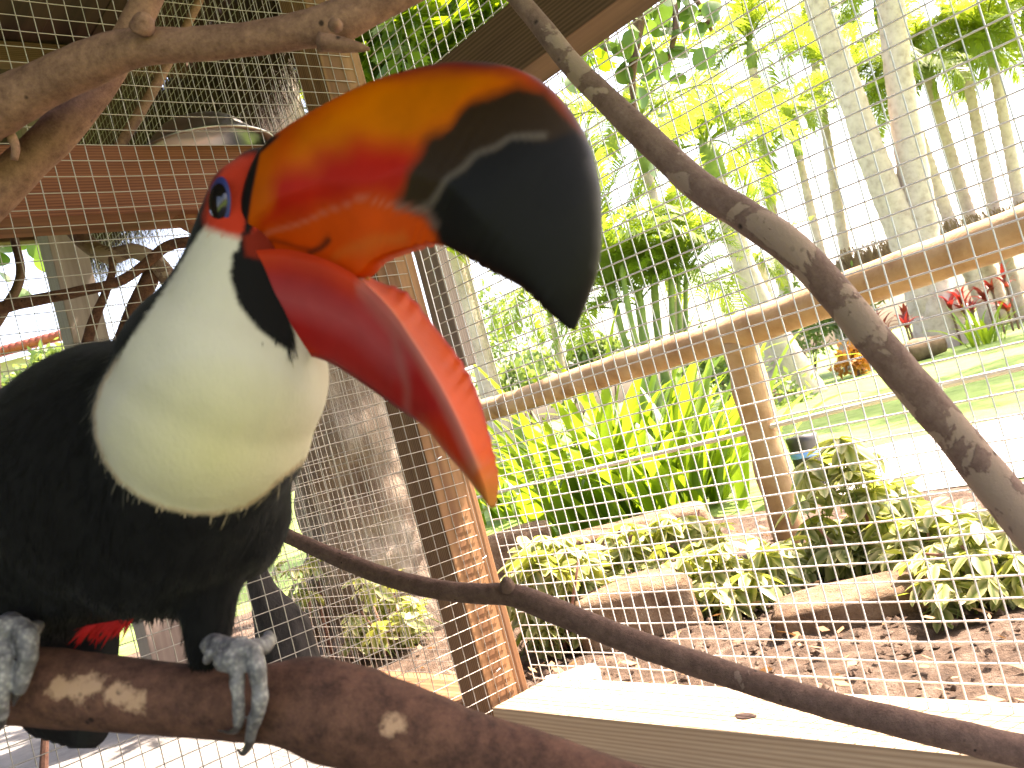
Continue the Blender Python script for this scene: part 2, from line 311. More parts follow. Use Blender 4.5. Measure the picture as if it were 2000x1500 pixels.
kq = on_n(1455, 1398, 0.985); kq = CAM+(kq-CAM)*((0.1115-HC)/(kq[2]-HC)); sill0 = [o for o in bpy.data.objects if o.name == 'timber_sill'][0]
obj('knot_hole', mesh('knot_hole', [tuple(kq+dR*.017*math.cos(t_)*(1+.2*math.sin(3*t_))+nR*.009*math.sin(t_)) for t_ in np.linspace(0, 6.1, 18)], [tuple(range(18))]), 'roof_dark', sill0)
post0 = bpy.data.objects['corner_post']
for z_, n_ in ((.16, .985), (.36, 1.02), (.56, .98), (.75, 1.02), (1.2, .985), (1.42, 1.01)):
    obj('staple', mesh('staple', *tube([W(n_, SM-.001, z_), W(n_, SM-.0045, z_+.002), W(n_+.009, SM-.0045, z_+.004), W(n_+.009, SM-.001, z_+.002)], .0011, 6)), 'wire', post0)
# roof: joists and boards over this enclosure, thatch over the next one
t = thing('board_roof', 'dark boarded roof overhanging the wire enclosure, run back unseen to cut sky light', 'roof', W(0.4, 0.4, 2.0))
bd = None
for i, n_ in enumerate(np.arange(-2.0, 1.80, 0.145)):  # unseen planks carried back behind the camera to cut sky light from above
    beam('plank', W(n_+0.07, -1.9, 2.03+0.006*(i % 2)), W(n_+0.07, 1.6, 2.03+0.006*(i % 2)), 0.16, 0.025, 'roof_dark', t)
for s_ in (-1.1, -0.2, 0.7, 1.45): beam('joist', W(-1.6, s_, 1.99), W(1.8, s_, 1.99), 0.045, 0.055, 'lumber_dark', t)
t = thing('thatched_roof', 'dark thatched roof with ragged brown fringe over the neighbouring enclosure', 'roof', W(0.2, 2.6, 1.95))
for i, n_ in enumerate(np.arange(-1.6, 1.25, 0.145)):
    beam('plank', W(n_+0.07, 1.61, 2.0+0.006*(i % 2)), W(n_+0.07, 4.3, 2.0+0.006*(i % 2)), 0.16, 0.05, 'roof_dark', t)
for s_ in (1.8, 2.6, 3.4, 4.2): beam('rafter', W(-1.6, s_, 1.94), W(1.42, s_, 1.94), 0.05, 0.06, 'lumber_dark', t)
fr = MB()
for i in range(7500):
    s_ = rng.uniform(1.62, 4.2); n_ = 1.36+rng.normal(0, 0.03); z0 = 2.01; L = rng.uniform(0.15, 0.46)*(1.0 if s_ > 2.0 else 0.7); wd = rng.uniform(0.001, 0.0035)
    a = W(n_, s_, z0); b2 = W(n_+rng.normal(0, 0.05), s_+rng.normal(0, 0.04), z0-L); m_ = (a+b2)/2+nR*rng.normal(0.01, 0.015)
    fr.add([a-dR*wd, a+dR*wd, m_+dR*wd, m_-dR*wd, b2], [(0, 1, 2, 3), (3, 2, 4)])
o = obj('thatch_fringe', fr.mesh('thatch_fringe'), 'thatch', t); o['kind'] = 'stuff'
for lb, p0, p1 in (('unseen dark board wall added to cut sky fill on the toucan', (-1.55, 0.5), (-1.55, 4.3)),):
    t = thing('sky_block_wall', lb, 'wall', W(*p0, 0)); v_ = W(*p1, 0)-W(*p0, 0); L_ = np.linalg.norm(v_); v_ /= L_  # unseen wall, added to keep sky fill off the toucan
    for k in range(12): beam('plank', W(*p0, .09+.16*k), W(*p0, .09+.16*k)+v_*L_, 0.022, 0.158, 'lumber_dark', t)
# neighbouring enclosure: shelf, post, brace, bowl, branches
SH = 1.80
def hs(x, y): return on_s(x, y, SH)
a = hs(60, 352); b = hs(520, 348); zt = hs(300, 283)[2]; zb = hs(200, 418)[2]
n0, n1 = (a@nR)-0.5, (b@nR)+0.22
tbeam('shelf_beam', 'dark red-brown timber shelf beam carrying the steel bowl', W(n0, SH+0.06, (zt+zb)/2), W(n1, SH+0.06, (zt+zb)/2), 0.12, zt-zb, 'lumber_red')
bowl_c = on_s(405, 283, SH+0.06); bowl_c[2] = zt
prof = [(0.0, 0.004), (0.05, 0.004), (0.07, 0.012), (0.095, 0.04), (0.112, 0.062), (0.128, 0.066), (0.130, 0.063), (0.113, 0.058), (0.096, 0.036), (0.07, 0.008), (0.05, 0.0), (0.0, 0.0)]
mb = MB(); V = []; Fc = []; ng = 48
for i, (r_, z_) in enumerate(prof):
    for k in range(ng): V.append((r_*math.cos(2*math.pi*k/ng), r_*math.sin(2*math.pi*k/ng), 0.0665-z_))
for i in range(len(prof)-1):
    for k in range(ng): Fc.append((i*ng+k, i*ng+(k+1) % ng, (i+1)*ng+(k+1) % ng, (i+1)*ng+k))
tag(obj('steel_bowl', mesh('steel_bowl', V, Fc, True), 'steel', None, Matrix.Translation(Vector(bowl_c)-Vector(nR)*0.012) @ Matrix.Diagonal((1.22, 1.22, 1.12, 1))), 'upturned shallow steel bowl lying on the red-brown shelf beam', 'bowl')
pt = on_s(142, 560, 2.9)
tbeam('enclosure_post', 'grey-brown square timber post seen under the shelf beam', (pt[0], pt[1], 0.0), (pt[0], pt[1], 1.96), 0.105, 0.105, 'lumber_grey', up=dR)
tbeam('diagonal_brace', 'short orange-brown diagonal brace under the shelf beam behind the head', on_s(322, 395, SH+0.05), on_s(470, 480, SH+0.05), 0.05, 0.045, 'lumber_red', up=dR)
nb = [('gnarled_branch', 'thick gnarled pale branch bending right from the grey-brown post', [(120, 415, 2.0, 34), (140, 440, 2.0, 36), (175, 480, 2.0, 34), (215, 500, 1.98, 32), (260, 490, 1.96, 30), (300, 510, 1.95, 34), (330, 545, 1.95, 34), (380, 640, 1.95, 30)], 'bark_pale'),
      ('thin_branch', 'thin dark branch curving down from the foliage left of the grey-brown post', [(24, 405, 2.1, 15), (27, 460, 2.1, 15), (40, 520, 2.08, 17), (34, 560, 2.06, 18), (5, 610, 2.04, 20), (-40, 680, 2.04, 20)], 'bark_brown'),
      ('level_branch', 'reddish branch crossing in front of the grey-brown post', [(-60, 615, 1.93, 26), (0, 602, 1.93, 27), (60, 588, 1.93, 23), (150, 570, 1.92, 22), (230, 551, 1.92, 20), (285, 515, 1.92, 20), (330, 480, 1.92, 22), (400, 470, 1.92, 22)], 'bark_red'),
      ('slanting_branch', 'slim reddish branch slanting down from the gnarled branch', [(218, 490, 1.97, 14), (219, 530, 1.96, 14), (205, 575, 1.95, 16), (182, 630, 1.95, 20), (165, 690, 1.95, 22), (140, 800, 1.95, 24)], 'bark_red'),
      ('stout_branch', 'stout red-brown branch dropping behind the toucan nape', [(310, 505, 1.96, 26), (285, 560, 1.96, 36), (255, 630, 1.96, 36), (220, 720, 1.96, 38), (190, 830, 1.96, 40)], 'bark_red'),
      ('roof_pole', 'straight tan pole rising behind the crossing branches to the thatch', [(225, 300, 1.95, 22), (300, 175, 2.0, 20), (345, 90, 2.05, 18), (400, -20, 2.1, 16), (450, -110, 2.1, 16)], 'bark_tan')]
for nm, lb, cp, mt in nb:
    V, Fc = pxtube(cp, 40, 12, 0.12, 20, len(lb)); tag(obj(nm, mesh(nm, V, Fc, True), mt), lb, 'branch')
# leaning dark stump in the next enclosure
V, Fc = pxtube([(498, 1095, 1.62, 34), (506, 1130, 1.62, 46), (520, 1170, 1.62, 64), (545, 1215, 1.62, 92), (560, 1270, 1.62, 118), (570, 1340, 1.62, 130), (578, 1420, 1.62, 135)], 30, 18, 0.16, 22, 3)
tag(obj('dark_stump', mesh('dark_stump', V, Fc, True), 'stump'), 'dark charcoal tapering stump behind the partition mesh beside the perched foot', 'stump')
q = oz(83, 1560, 0.0); a = on_s(88, 1438, q@dR)
tag(obj('wooden_stake', mesh('wooden_stake', *tube([q-ZZ*0.02, (q+a)/2, a], [0.012, 0.011, 0.009], 8, 0.1)), 'bark_tan'), 'small tan stake standing on grey floor behind the tail', 'stake')

# ------------------------------------------------------------------ branches in the enclosure
def branch(name, label, cp, n, mat, seg=22, jit=0.10, freq=22, seed=1.0, knots=()):
    V, Fc = pxtube(cp, n, seg, jit, freq, seed); o = obj(name, mesh(name, V, Fc, True), mat); tag(o, label, 'branch')
    for kp in knots:
        V, Fc = pxtube(kp, 10, 10, 0.18, 60, seed); obj('knot', mesh('knot', V, Fc, True), mat, o)
    return o
M['bark_perch'] = m_bark('bark_perch', (0.045, 0.019, 0.013), (0.17, 0.075, 0.048), (0.42, 0.25, 0.155), 0.80, 30, blots=[(tuple(P(x_, y_, d_)+0.008), r_) for x_, y_, d_, r_ in ((116, 1343, .4985, .0058), (138, 1345, .498, .0062), (160, 1343, .498, .006), (178, 1338, .498, .0045), (222, 1352, .4955, .0055), (242, 1360, .495, .0056), (262, 1370, .495, .0054), (768, 1417, .476, .0045), (165, 1372, .498, .003))])
perch = branch('perch_branch', 'thick reddish-brown perch branch gripped by the toucan feet', [(-260, 1330, 0.53, 150), (-100, 1335, 0.525, 150), (60, 1340, 0.52, 152), (250, 1358, 0.515, 142), (420, 1372, 0.51, 138), (530, 1376, 0.507, 150), (610, 1380, 0.505, 184), (690, 1402, 0.503, 196), (790, 1428, 0.50, 172), (920, 1466, 0.50, 150), (1080, 1510, 0.495, 132), (1300, 1580, 0.49, 125), (1500, 1650, 0.49, 120)], 150, 'bark_perch', 40, 0.07, 30, 2.0)
branch('slim_branch', 'slim brown branch dipping past the corner post and along the sill', [(430, 985, 1.25, 27), (560, 1046, 1.2, 29), (660, 1090, 1.14, 33), (760, 1128, 1.08, 37), (860, 1152, 1.03, 39), (940, 1160, 1.0, 40), (1000, 1162, 0.98, 46), (1080, 1192, 0.95, 49), (1240, 1255, 0.9, 51), (1400, 1310, 0.86, 52), (1560, 1360, 0.82, 53), (1720, 1402, 0.79, 57), (1880, 1440, 0.77, 61), (2010, 1470, 0.76, 66), (2250, 1520, 0.74, 72)], 140, 'bark_brown', 20, 0.07, 26, 5.0,
       knots=[[(992, 1150, 0.975, 34), (990, 1138, 0.97, 24), (988, 1130, 0.968, 14)]])
branch('mottled_branch', 'mottled pale and brown peeling branch slanting across the outer mesh', [(920, -110, 0.98, 36), (1010, -5, 0.95, 39), (1060, 55, 0.94, 42), (1120, 130, 0.92, 46), (1200, 210, 0.9, 52), (1290, 295, 0.88, 58), (1370, 368, 0.86, 62), (1460, 425, 0.84, 66), (1545, 484, 0.82, 69), (1630, 570, 0.81, 69), (1720, 680, 0.79, 71), (1810, 785, 0.78, 74), (1900, 893, 0.77, 78), (1990, 1003, 0.76, 82), (2120, 1160, 0.75, 88)], 140, 'bark_pale', 24, 0.07, 18, 8.0)
A = branch('forked_branch', 'thick tan branch arching across the top with a broken side stub', [(-120, 282, 0.80, 112), (-20, 220, 0.79, 104), (80, 167, 0.78, 92), (180, 122, 0.77, 84), (270, 93, 0.76, 78), (380, 86, 0.755, 66), (480, 78, 0.75, 66), (580, 60, 0.745, 70), (650, 46, 0.74, 78), (720, 14, 0.74, 74), (800, -28, 0.74, 68), (920, -90, 0.74, 66)], 120, 'bark_tan', 28, 0.10, 22, 3.0,
       knots=[[(625, 80, 0.735, 40), (660, 86, 0.733, 34), (700, 92, 0.73, 20), (722, 96, 0.73, 6)], [(655, 50, 0.705, 30), (656, 46, 0.694, 24), (657, 44, 0.69, 8)], [(275, 55, 0.74, 50), (280, 40, 0.735, 44), (283, 30, 0.73, 20)]])
branch('cut_branch', 'thick tan branch crossing behind the arching one from lower left', [(-150, 510, 0.86, 90), (-30, 396, 0.86, 84), (60, 310, 0.86, 80), (130, 238, 0.86, 76), (195, 160, 0.86, 68), (245, 80, 0.86, 60), (282, 10, 0.86, 58), (325, -90, 0.86, 54)], 70, 'bark_tan', 24, 0.10, 20, 12.0)
branch('twig', 'stubby brown twig hanging where two thick branches cross', [(5, 250, 0.80, 24), (18, 262, 0.80, 22), (30, 285, 0.80, 18), (28, 312, 0.80, 14)], 14, 'bark_tan', 10, 0.1, 40, 4.0)
# ------------------------------------------------------------------ toucan
def blob(name, chains, vox, smooth=6, step=0.35):
    """chains of (point, radius): swept balls fused into one skin"""
    bm = bmesh.new()
    for ch in chains:
        for i in range(len(ch)):
            if i == len(ch)-1: pts = [ch[i]]
            else:
                (p, r), (q, r2) = ch[i], ch[i+1]; p = np.asarray(p); q = np.asarray(q)
                k = max(1, int(np.linalg.norm(q-p)/(max(min(r, r2), 0.0008)*step))); pts = [(p+(q-p)*j/k, r+(r2-r)*j/k) for j in range(k)]
            for p, r in pts:
                bmesh.ops.create_icosphere(bm, subdivisions=3 if r > 0.02 else 2, radius=float(r), matrix=Matrix.Translation(Vector(p)))
    me = bpy.data.meshes.new(name+'_raw'); bm.to_mesh(me); bm.free()
    o = bpy.data.objects.new(name+'_raw', me); col.objects.link(o)
    m = o.modifiers.new('r', 'REMESH'); m.mode = 'VOXEL'; m.voxel_size = vox
    if smooth: m2 = o.modifiers.new('s', 'SMOOTH'); m2.factor = 0.5; m2.iterations = smooth
    dg = bpy.context.evaluated_depsgraph_get(); out = bpy.data.meshes.new_from_object(o.evaluated_get(dg)); out.name = name
    bpy.data.objects.remove(o); bpy.data.meshes.remove(me)
    out.polygons.foreach_set('use_smooth', [True]*len(out.polygons)); return out
def pr(x, y, d, rpx): return (P(x, y, d), rpx*d/F)
def verts_np(me):
    a = np.empty(len(me.vertices)*3); me.vertices.foreach_get('co', a); return a.reshape(-1, 3)
def project_np(V):
    q = V-CAM; d = q@fw; return np.stack([CX+F*(q@rt)/d, CY-F*(q@upv)/d, d], 1)
def sdf(pts, poly):
    """signed distance in px, negative inside"""
    poly = np.asarray(poly, float); x, y = pts[:, 0], pts[:, 1]; best = np.full(len(pts), 1e9); ins = np.zeros(len(pts), bool)
    for (ax, ay), (bx, by) in zip(poly, np.roll(poly, -1, 0)):
        ex, ey = bx-ax, by-ay; t = np.clip(((x-ax)*ex+(y-ay)*ey)/(ex*ex+ey*ey+1e-9), 0, 1)
        best = np.minimum(best, np.hypot(x-ax-t*ex, y-ay-t*ey))
        c = ((ay > y) != (by > y)) & (x < (bx-ax)*(y-ay)/(by-ay+1e-12)+ax); ins ^= c
    return np.where(ins, -best, best)
def ldist(pts, line):
    x, y = pts[:, 0], pts[:, 1]; best = np.full(len(pts), 1e9)
    for (ax, ay), (bx, by) in zip(line[:-1], line[1:]):
        ex, ey = bx-ax, by-ay; t = np.clip(((x-ax)*ex+(y-ay)*ey)/(ex*ex+ey*ey+1e-9), 0, 1)
        best = np.minimum(best, np.hypot(x-ax-t*ex, y-ay-t*ey))
    return best
def cover(d, soft): return np.clip(0.5-d/(2*soft), 0, 1)
def paint(c, m, colr, a=1.0): m = (m*a)[:, None]; return c*(1-m)+np.asarray(colr)*m
def set_paint(me, c):
    at = me.attributes.new('paint', 'FLOAT_COLOR', 'POINT'); at.data.foreach_set('color', np.hstack([c, np.ones((len(c), 1))]).ravel())

toucan = thing('toucan', 'black toucan with white bib and huge open orange bill gripping the perch branch', 'toucan', P(300, 1290, 0.53))
body = blob('body', [
    [pr(488, 392, .487, 82), pr(480, 430, .484, 88), pr(470, 500, .480, 103), pr(462, 570, .478, 124), pr(452, 650, .480, 158), pr(436, 735, .484, 206), pr(404, 820, .490, 208), pr(376, 900, .503, 198), pr(340, 960, .516, 205), pr(300, 1005, .528, 200)],
    [pr(512, 350, .492, 66), pr(530, 345, .492, 60)], [pr(500, 540, .480, 78), pr(540, 620, .478, 80)],
    [pr(330, 840, .515, 180), pr(280, 880, .527, 215), pr(232, 920, .54, 258), pr(150, 985, .59, 260), pr(40, 1010, .65, 220), pr(-60, 1050, .71, 170)],
    [pr(420, 960, .515, 148), pr(440, 1000, .520, 130), pr(455, 1030, .527, 104), pr(470, 1050, .534, 84)],
    [pr(515, 930, .54, 58), pr(530, 1000, .545, 40), pr(520, 1060, .55, 30), pr(500, 1090, .555, 20)],
    [pr(300, 1020, .532, 180), pr(230, 1090, .545, 118), pr(180, 1110, .56, 110)],
    [pr(405, 1080, .52, 84), pr(406, 1150, .516, 64), pr(406, 1215, .514, 54), pr(404, 1275, .512, 42)],
    [pr(60, 1080, .54, 90), pr(36, 1180, .53, 66), pr(24, 1250, .525, 44)]], 0.0017, 55)
V = verts_np(body); px = project_np(V); c = np.tile(np.array([0.0055, 0.0050, 0.0050]), (len(V), 1))
jx = np.array([mnoise.noise(Vector(v*420)) for v in V]); pj = px.copy(); pj[:, 0] += jx*3.0; pj[:, 1] += jx*3.0
ax = cr([(480, 392, .486), (470, 500, .478), (440, 650, .476), (402, 830, .497), (370, 980, .53)], 60)
axd = np.interp(px[:, 1], ax[:, 1], ax[:, 2]); front = np.clip((axd+0.016-px[:, 2])/0.008, 0, 1)
bib = [(402, 440), (372, 482), (335, 545), (300, 595), (262, 652), (225, 702), (196, 752), (181, 802), (184, 852), (202, 902), (232, 942), (272, 972), (322, 994), (380, 1006), (430, 1005), (480, 991), (520, 967), (552, 934), (600, 900), (800, 880), (800, 600), (560, 470), (480, 455)]
db = sdf(pj, bib); k = cover(db, 4.0)*front
yel = np.clip(1-np.hypot((px[:, 0]-420)/230, (px[:, 1]-890)/200), 0, 1)[:, None]**0.7
bc = np.array([0.50, 0.45, 0.36])*(1-yel)+np.array([0.50, 0.44, 0.24])*yel
c = c*(1-k[:, None])+bc*k[:, None]
c = paint(c, cover(np.abs(db+3)-3, 3)*front*(px[:, 1] > 700), (0.35, 0.16, 0.06), 0.45)
skin = [(512, 298), (470, 304), (438, 318), (412, 366), (398, 424), (405, 446), (440, 458), (490, 470), (520, 420), (530, 300)]
c = paint(c, cover(sdf(pj, skin), 9)*np.clip((0.5-px[:, 2])/0.006, 0, 1), (0.42, 0.03, 0.012))
blk = [(455, 492), (478, 480), (520, 480), (560, 560), (580, 690), (548, 676), (505, 644), (465, 594), (449, 540)]
c = paint(c, cover(sdf(pj, blk), 4), (0.006, 0.0055, 0.0055))
c = paint(c, cover(ldist(pj, [(508, 300), (496, 380), (484, 450), (472, 490), (462, 530)])-9, 3)*(px[:, 2] < 0.5), (0.006, 0.0055, 0.0055))
c = paint(c, cover(sdf(px, [(474, 462), (500, 452), (560, 450), (560, 520), (480, 500)]), 4)*(px[:, 2] < 0.5), (0.16, 0.014, 0.006))
set_paint(body, c); bodyo = obj('body', body, 'feather', toucan)

fm = MB(); fcol = []; nv = len(body.vertices); nb_ = np.empty(nv*3); body.vertices.foreach_get('normal', nb_); nb_ = nb_.reshape(-1, 3)
flow0 = -upv*0.95-rt*0.25+fw*0.1; r_ = np.random.default_rng(77)
cand = np.where((nb_@fw < 0.35))[0]
for i in r_.choice(cand, 26000, replace=True):
    if c[i][0] > 0.3 and c[i][1] < 0.12: continue
    if c[i][1] > 0.2 and db[i] < -14: continue
    if c[i][1] < 0.2 and px[i][1] < 640 and px[i][2] < .5: continue
    nn = nb_[i]; fl = flow0-nn*(flow0@nn); l0 = np.linalg.norm(fl)
    if l0 < 0.15: continue
    white = c[i][1] > 0.2; fl = fl/l0+r_.normal(0, .10 if white else .16, 3); L_ = r_.uniform(.002, .0038) if (white or px[i][1] < 620) else r_.uniform(.005, .010); sd2 = np.cross(fl, nn); sd2 /= np.linalg.norm(sd2)+1e-9; w_ = r_.uniform(.00025, .0005)
    q = V[i]+r_.normal(0, .0006, 3)-nn*.0003; lf = .00022 if white else .0005
    fm.add([q-sd2*w_*.7, q+sd2*w_*.7, q+fl*L_*.6+sd2*w_+nn*lf, q+fl*L_*.6-sd2*w_+nn*lf, q+fl*L_+nn*lf*1.3], [(0, 1, 2, 3), (3, 2, 4)])
    fcol += [c[i]*(r_.uniform(.95, 1.04) if white else r_.uniform(.8, 1.2))]*5
pm = fm.mesh('plumage', True); set_paint(pm, np.array(fcol)); po = obj('plumage', pm, 'feather', toucan); po['kind'] = 'stuff'
# --- bill: profile pairs in the bill's own midplane
latv = np.cross(P(1120, 420, .415)-P(500, 400, .475), upv); latv /= np.linalg.norm(latv)
if latv@fw < 0: latv = -latv
def loft(secs, ns, nt_, paintf, name, trough=0.0, exp=0.75, saw=None):
    c_ = cr(secs, ns); V = []; SP = []; Fc = []
    for i in range(ns):
        tx, ty, bx, by, d, t = c_[i]; t = max(t, 0.0006)
        if saw: s_ = saw(i/(ns-1)); by += s_
        T = P(tx, ty, d); B = P(bx, by, d)
        for k in range(nt_):
            th = 2*math.pi*k/nt_; co, si = math.cos(th), math.sin(th)
            lat = math.copysign(abs(si)**exp, si)*t; v_ = (co+1)/2; u_ = i/(ns-1)*(len(secs)-1)
            vr = np.interp(u_, range(13), (.05, .12, .30, .40, .42, .40, .36, .30, .25, .22, .2, .3, .5)); cs = np.interp(u_, (0, 1, 7, 10), (0.3, 1, 1, 0))
            if v_ < vr:
                sv = 2*math.sqrt(max(vr*(1-vr), 1e-6)); lr = math.copysign(sv**exp*t*(0.30+0.70*v_/vr), si) if abs(si) > 1e-6 else 0.0; lat = lat*(1-cs)+lr*cs
            q = B+(T-B)*v_; V.append(q+latv*lat); SP.append(proj(q-latv*abs(lat))[:2])
    for i in range(ns-1):
        for k in range(nt_): k2 = (k+1) % nt_; Fc.append((i*nt_+k, i*nt_+k2, (i+1)*nt_+k2, (i+1)*nt_+k))
    Fc.append(tuple(reversed(range(nt_)))); Fc.append(tuple(range((ns-1)*nt_, ns*nt_)))
    me = mesh(name, V, Fc, True); set_paint(me, paintf(np.array(SP))*0.70); return me
def sawu(u): return 2.2*math.sin(u*210)*(0.6+0.5*math.sin(u*37)) if 0.42 < u < 0.93 else 0.0
up_secs = [(550, 280, 500, 488, .482, .0215), (574, 259, 512, 489, .478, .0235), (640, 217, 560, 492, .470, .0245), (740, 165, 640, 515, .462, .0245), (850, 132, 702, 541, .453, .0240), (930, 125, 745, 508, .447, .0235), (1000, 134, 800, 488, .441, .0225), (1065, 164, 856, 476, .435, .0210), (1118, 220, 905, 498, .430, .0190), (1156, 296, 962, 531, .426, .0160), (1173, 390, 1022, 564, .422, .0125), (1168, 520, 1068, 607, .418, .0075), (1124, 645, 1110, 642, .416, .0012)]
def up_paint(p):
    n = len(p); x, y = p[:, 0], p[:, 1]; c = np.tile(np.array([0.60, 0.075, 0.002]), (n, 1))
    nz = np.array([mnoise.noise(Vector((a*0.02, b*0.02, 0))) for a, b in p]); q = p+np.stack([nz*10, nz*10], 1); q2 = p+np.stack([nz*4, nz*4], 1)
    c = paint(c, cover(sdf(q, [(600, 240), (720, 165), (860, 130), (960, 140), (1000, 150), (900, 215), (840, 268), (790, 290), (700, 268), (620, 285), (560, 330)]), 30), (0.64, 0.145, 0.001))
    c = paint(c, cover(sdf(q, [(520, 330), (600, 330), (700, 280), (800, 290), (830, 300), (780, 390), (700, 385), (600, 420), (520, 445)]), 28), (0.50, 0.014, 0.004))
    c = paint(c, cover(sdf(q, [(480, 300), (540, 280), (545, 330), (515, 420), (490, 450)]), 16), (0.60, 0.10, 0.002))
    c = paint(c, cover(sdf(q, [(500, 480), (560, 445), (700, 392), (830, 415), (862, 478), (740, 520), (700, 545), (600, 500)]), 14), (0.66, 0.065, 0.002))
    c = paint(c, cover(ldist(q, [(780, 460), (720, 480), (660, 500)])-8, 12), (0.60, 0.14, 0.02), 0.6)
    c = paint(c, cover(ldist(q, [(720, 128), (850, 118), (960, 112), (1040, 130), (1110, 190), (1160, 280)])-26, 16), (0.20, 0.008, 0.012), 0.85)
    c = paint(c, cover(ldist(q, [(780, 126), (900, 112), (1010, 122), (1090, 168), (1140, 240), (1176, 340), (1184, 480)])-9, 7), (0.085, 0.055, 0.05), 0.9)
    tip = [(778, 400), (792, 340), (838, 272), (895, 218), (960, 182), (1010, 165), (1060, 172), (1120, 235), (1200, 320), (1200, 700), (1090, 660), (1000, 570), (905, 512), (862, 478), (838, 430), (800, 408)]
    c = paint(c, cover(sdf(q, tip), 14), (0.032, 0.016, 0.006))
    lowt = [(838, 412), (872, 356), (930, 306), (1000, 276), (1075, 270), (1120, 255), (1220, 330), (1220, 700), (1090, 660), (900, 512), (862, 478)]
    c = paint(c, cover(sdf(q, lowt), 8), (0.0085, 0.0070, 0.0065))
    c = paint(c, cover(ldist(q2, [(815, 408), (842, 398), (872, 352), (930, 302), (1000, 270), (1060, 263)])-6, 6), (0.15, 0.115, 0.095), 0.75)  # ridge highlight painted as a grey line across the dark tip
    c = paint(c, cover(ldist(q, [(1160, 320), (1178, 420), (1172, 520)])-10, 12), (0.07, 0.06, 0.06), 0.8)
    c = paint(c, cover(ldist(q2, [(500, 470), (560, 442), (640, 414), (700, 386), (770, 402), (835, 412)])-2, 6), (0.62, 0.25, 0.18), 0.42)  # pale highlight painted along the side ridge of the bill
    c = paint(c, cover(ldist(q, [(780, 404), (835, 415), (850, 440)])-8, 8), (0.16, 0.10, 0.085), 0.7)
    c = paint(c, cover(ldist(q, [(604, 492), (622, 480), (636, 464)])-5, 5), (0.05, 0.012, 0.006), 0.95)
    c = paint(c, cover(ldist(q, [(484, 482), (540, 474), (600, 486)])-3, 6), (0.10, 0.012, 0.006), 0.8)
    c = paint(c, cover(sdf(p, [(500, 262), (548, 264), (508, 300), (492, 380), (482, 450), (476, 492), (440, 500), (440, 300)]), 3), (0.009, 0.009, 0.009)); return c
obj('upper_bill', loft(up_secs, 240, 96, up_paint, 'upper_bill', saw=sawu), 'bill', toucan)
# lower bill: keel K, near edge N, far edge E
lo = [((455, 492), (452, 560), (470, 482), .480, .019), ((490, 490), (478, 606), (500, 478), .476, .021), ((560, 487), (552, 676), (572, 474), .470, .022), ((640, 508), (640, 707), (655, 490), .463, .022), ((702, 544), (712, 752), (730, 545), .457, .021), ((762, 606), (776, 798), (795, 572), .451, .0195), ((812, 680), (826, 832), (852, 641), .445, .0175), ((856, 752), (866, 880), (902, 706), .440, .015), ((892, 822), (906, 926), (934, 772), .435, .0125), ((924, 894), (938, 968), (958, 856), .431, .009), ((946, 950), (955, 990), (974, 930), .428, .005), ((956, 985), (962, 994), (970, 984), .427, .0015)]
arr = np.array([(*a, *b, *c_, d, t) for a, b, c_, d, t in lo]); LC = cr(arr, 170); Vl = []; Sl = []; Fl = []; NK = 36
for i, (nx, ny, kx, ky, ex, ey, d, t) in enumerate(LC):
    t = max(t, 0.0005); u = i/169; sj = 1.5*math.sin(u*170)*(0.6+0.5*math.sin(u*31)) if 0.3 < u < 0.93 else 0
    N_ = P(nx, ny, d-t*0.9); K_ = P(kx, ky, d); E_ = P(ex+sj*0.6, ey-sj, d+t*0.9); ctr = (N_+K_+E_)/3
    for k in range(NK):
        f_ = k/NK*3
        if f_ < 1: g = f_; q = N_*(1-g)**2+2*g*(1-g)*((N_+K_)/2+((N_+K_)/2-ctr)*0.75)+K_*g*g; s_ = (nx+(kx-nx)*g, ny+(ky-ny)*g)
        elif f_ < 2: g = f_-1; q = K_*(1-g)**2+2*g*(1-g)*((K_+E_)/2+((K_+E_)/2-ctr)*0.75)+E_*g*g; s_ = (kx+(nx-kx)*g, ky+(ny-ky)*g)
        else: g = f_-2; q = E_*(1-g)**2+2*g*(1-g)*((E_+N_)/2-((E_+N_)/2-ctr)*0.25)+N_*g*g; s_ = (ex+(nx-ex)*g, ey+(ny-ey)*g)
        Vl.append(q); Sl.append(s_+(f_,))
for i in range(169):
    for k in range(NK): k2 = (k+1) % NK; Fl.append((i*NK+k, i*NK+k2, (i+1)*NK+k2, (i+1)*NK+k))
Fl.append(tuple(reversed(range(NK)))); Fl.append(tuple(range(169*NK, 170*NK)))
lm = mesh('lower_bill', Vl, Fl, True); Sl = np.array(Sl); p = Sl[:, :2]; inner = np.clip((Sl[:, 2]-2)/0.12, 0, 1)
c = np.tile(np.array([0.42, 0.015, 0.014]), (len(p), 1))
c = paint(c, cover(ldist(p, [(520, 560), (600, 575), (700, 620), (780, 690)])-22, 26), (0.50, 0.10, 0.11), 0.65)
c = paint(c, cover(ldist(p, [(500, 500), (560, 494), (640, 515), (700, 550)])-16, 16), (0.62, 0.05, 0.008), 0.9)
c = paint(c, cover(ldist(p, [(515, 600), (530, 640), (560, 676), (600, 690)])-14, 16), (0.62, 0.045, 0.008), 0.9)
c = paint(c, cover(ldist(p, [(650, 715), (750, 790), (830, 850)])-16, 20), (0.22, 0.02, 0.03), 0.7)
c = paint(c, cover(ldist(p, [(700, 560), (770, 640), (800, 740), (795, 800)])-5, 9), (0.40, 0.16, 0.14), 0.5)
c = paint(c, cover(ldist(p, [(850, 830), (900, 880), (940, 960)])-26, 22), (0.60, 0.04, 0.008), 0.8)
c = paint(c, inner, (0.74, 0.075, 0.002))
c = paint(c, cover(ldist(p, [(705, 550), (765, 612), (815, 685), (860, 760), (895, 830), (930, 910)])-5, 8), (0.42, 0.19, 0.15), 0.75)
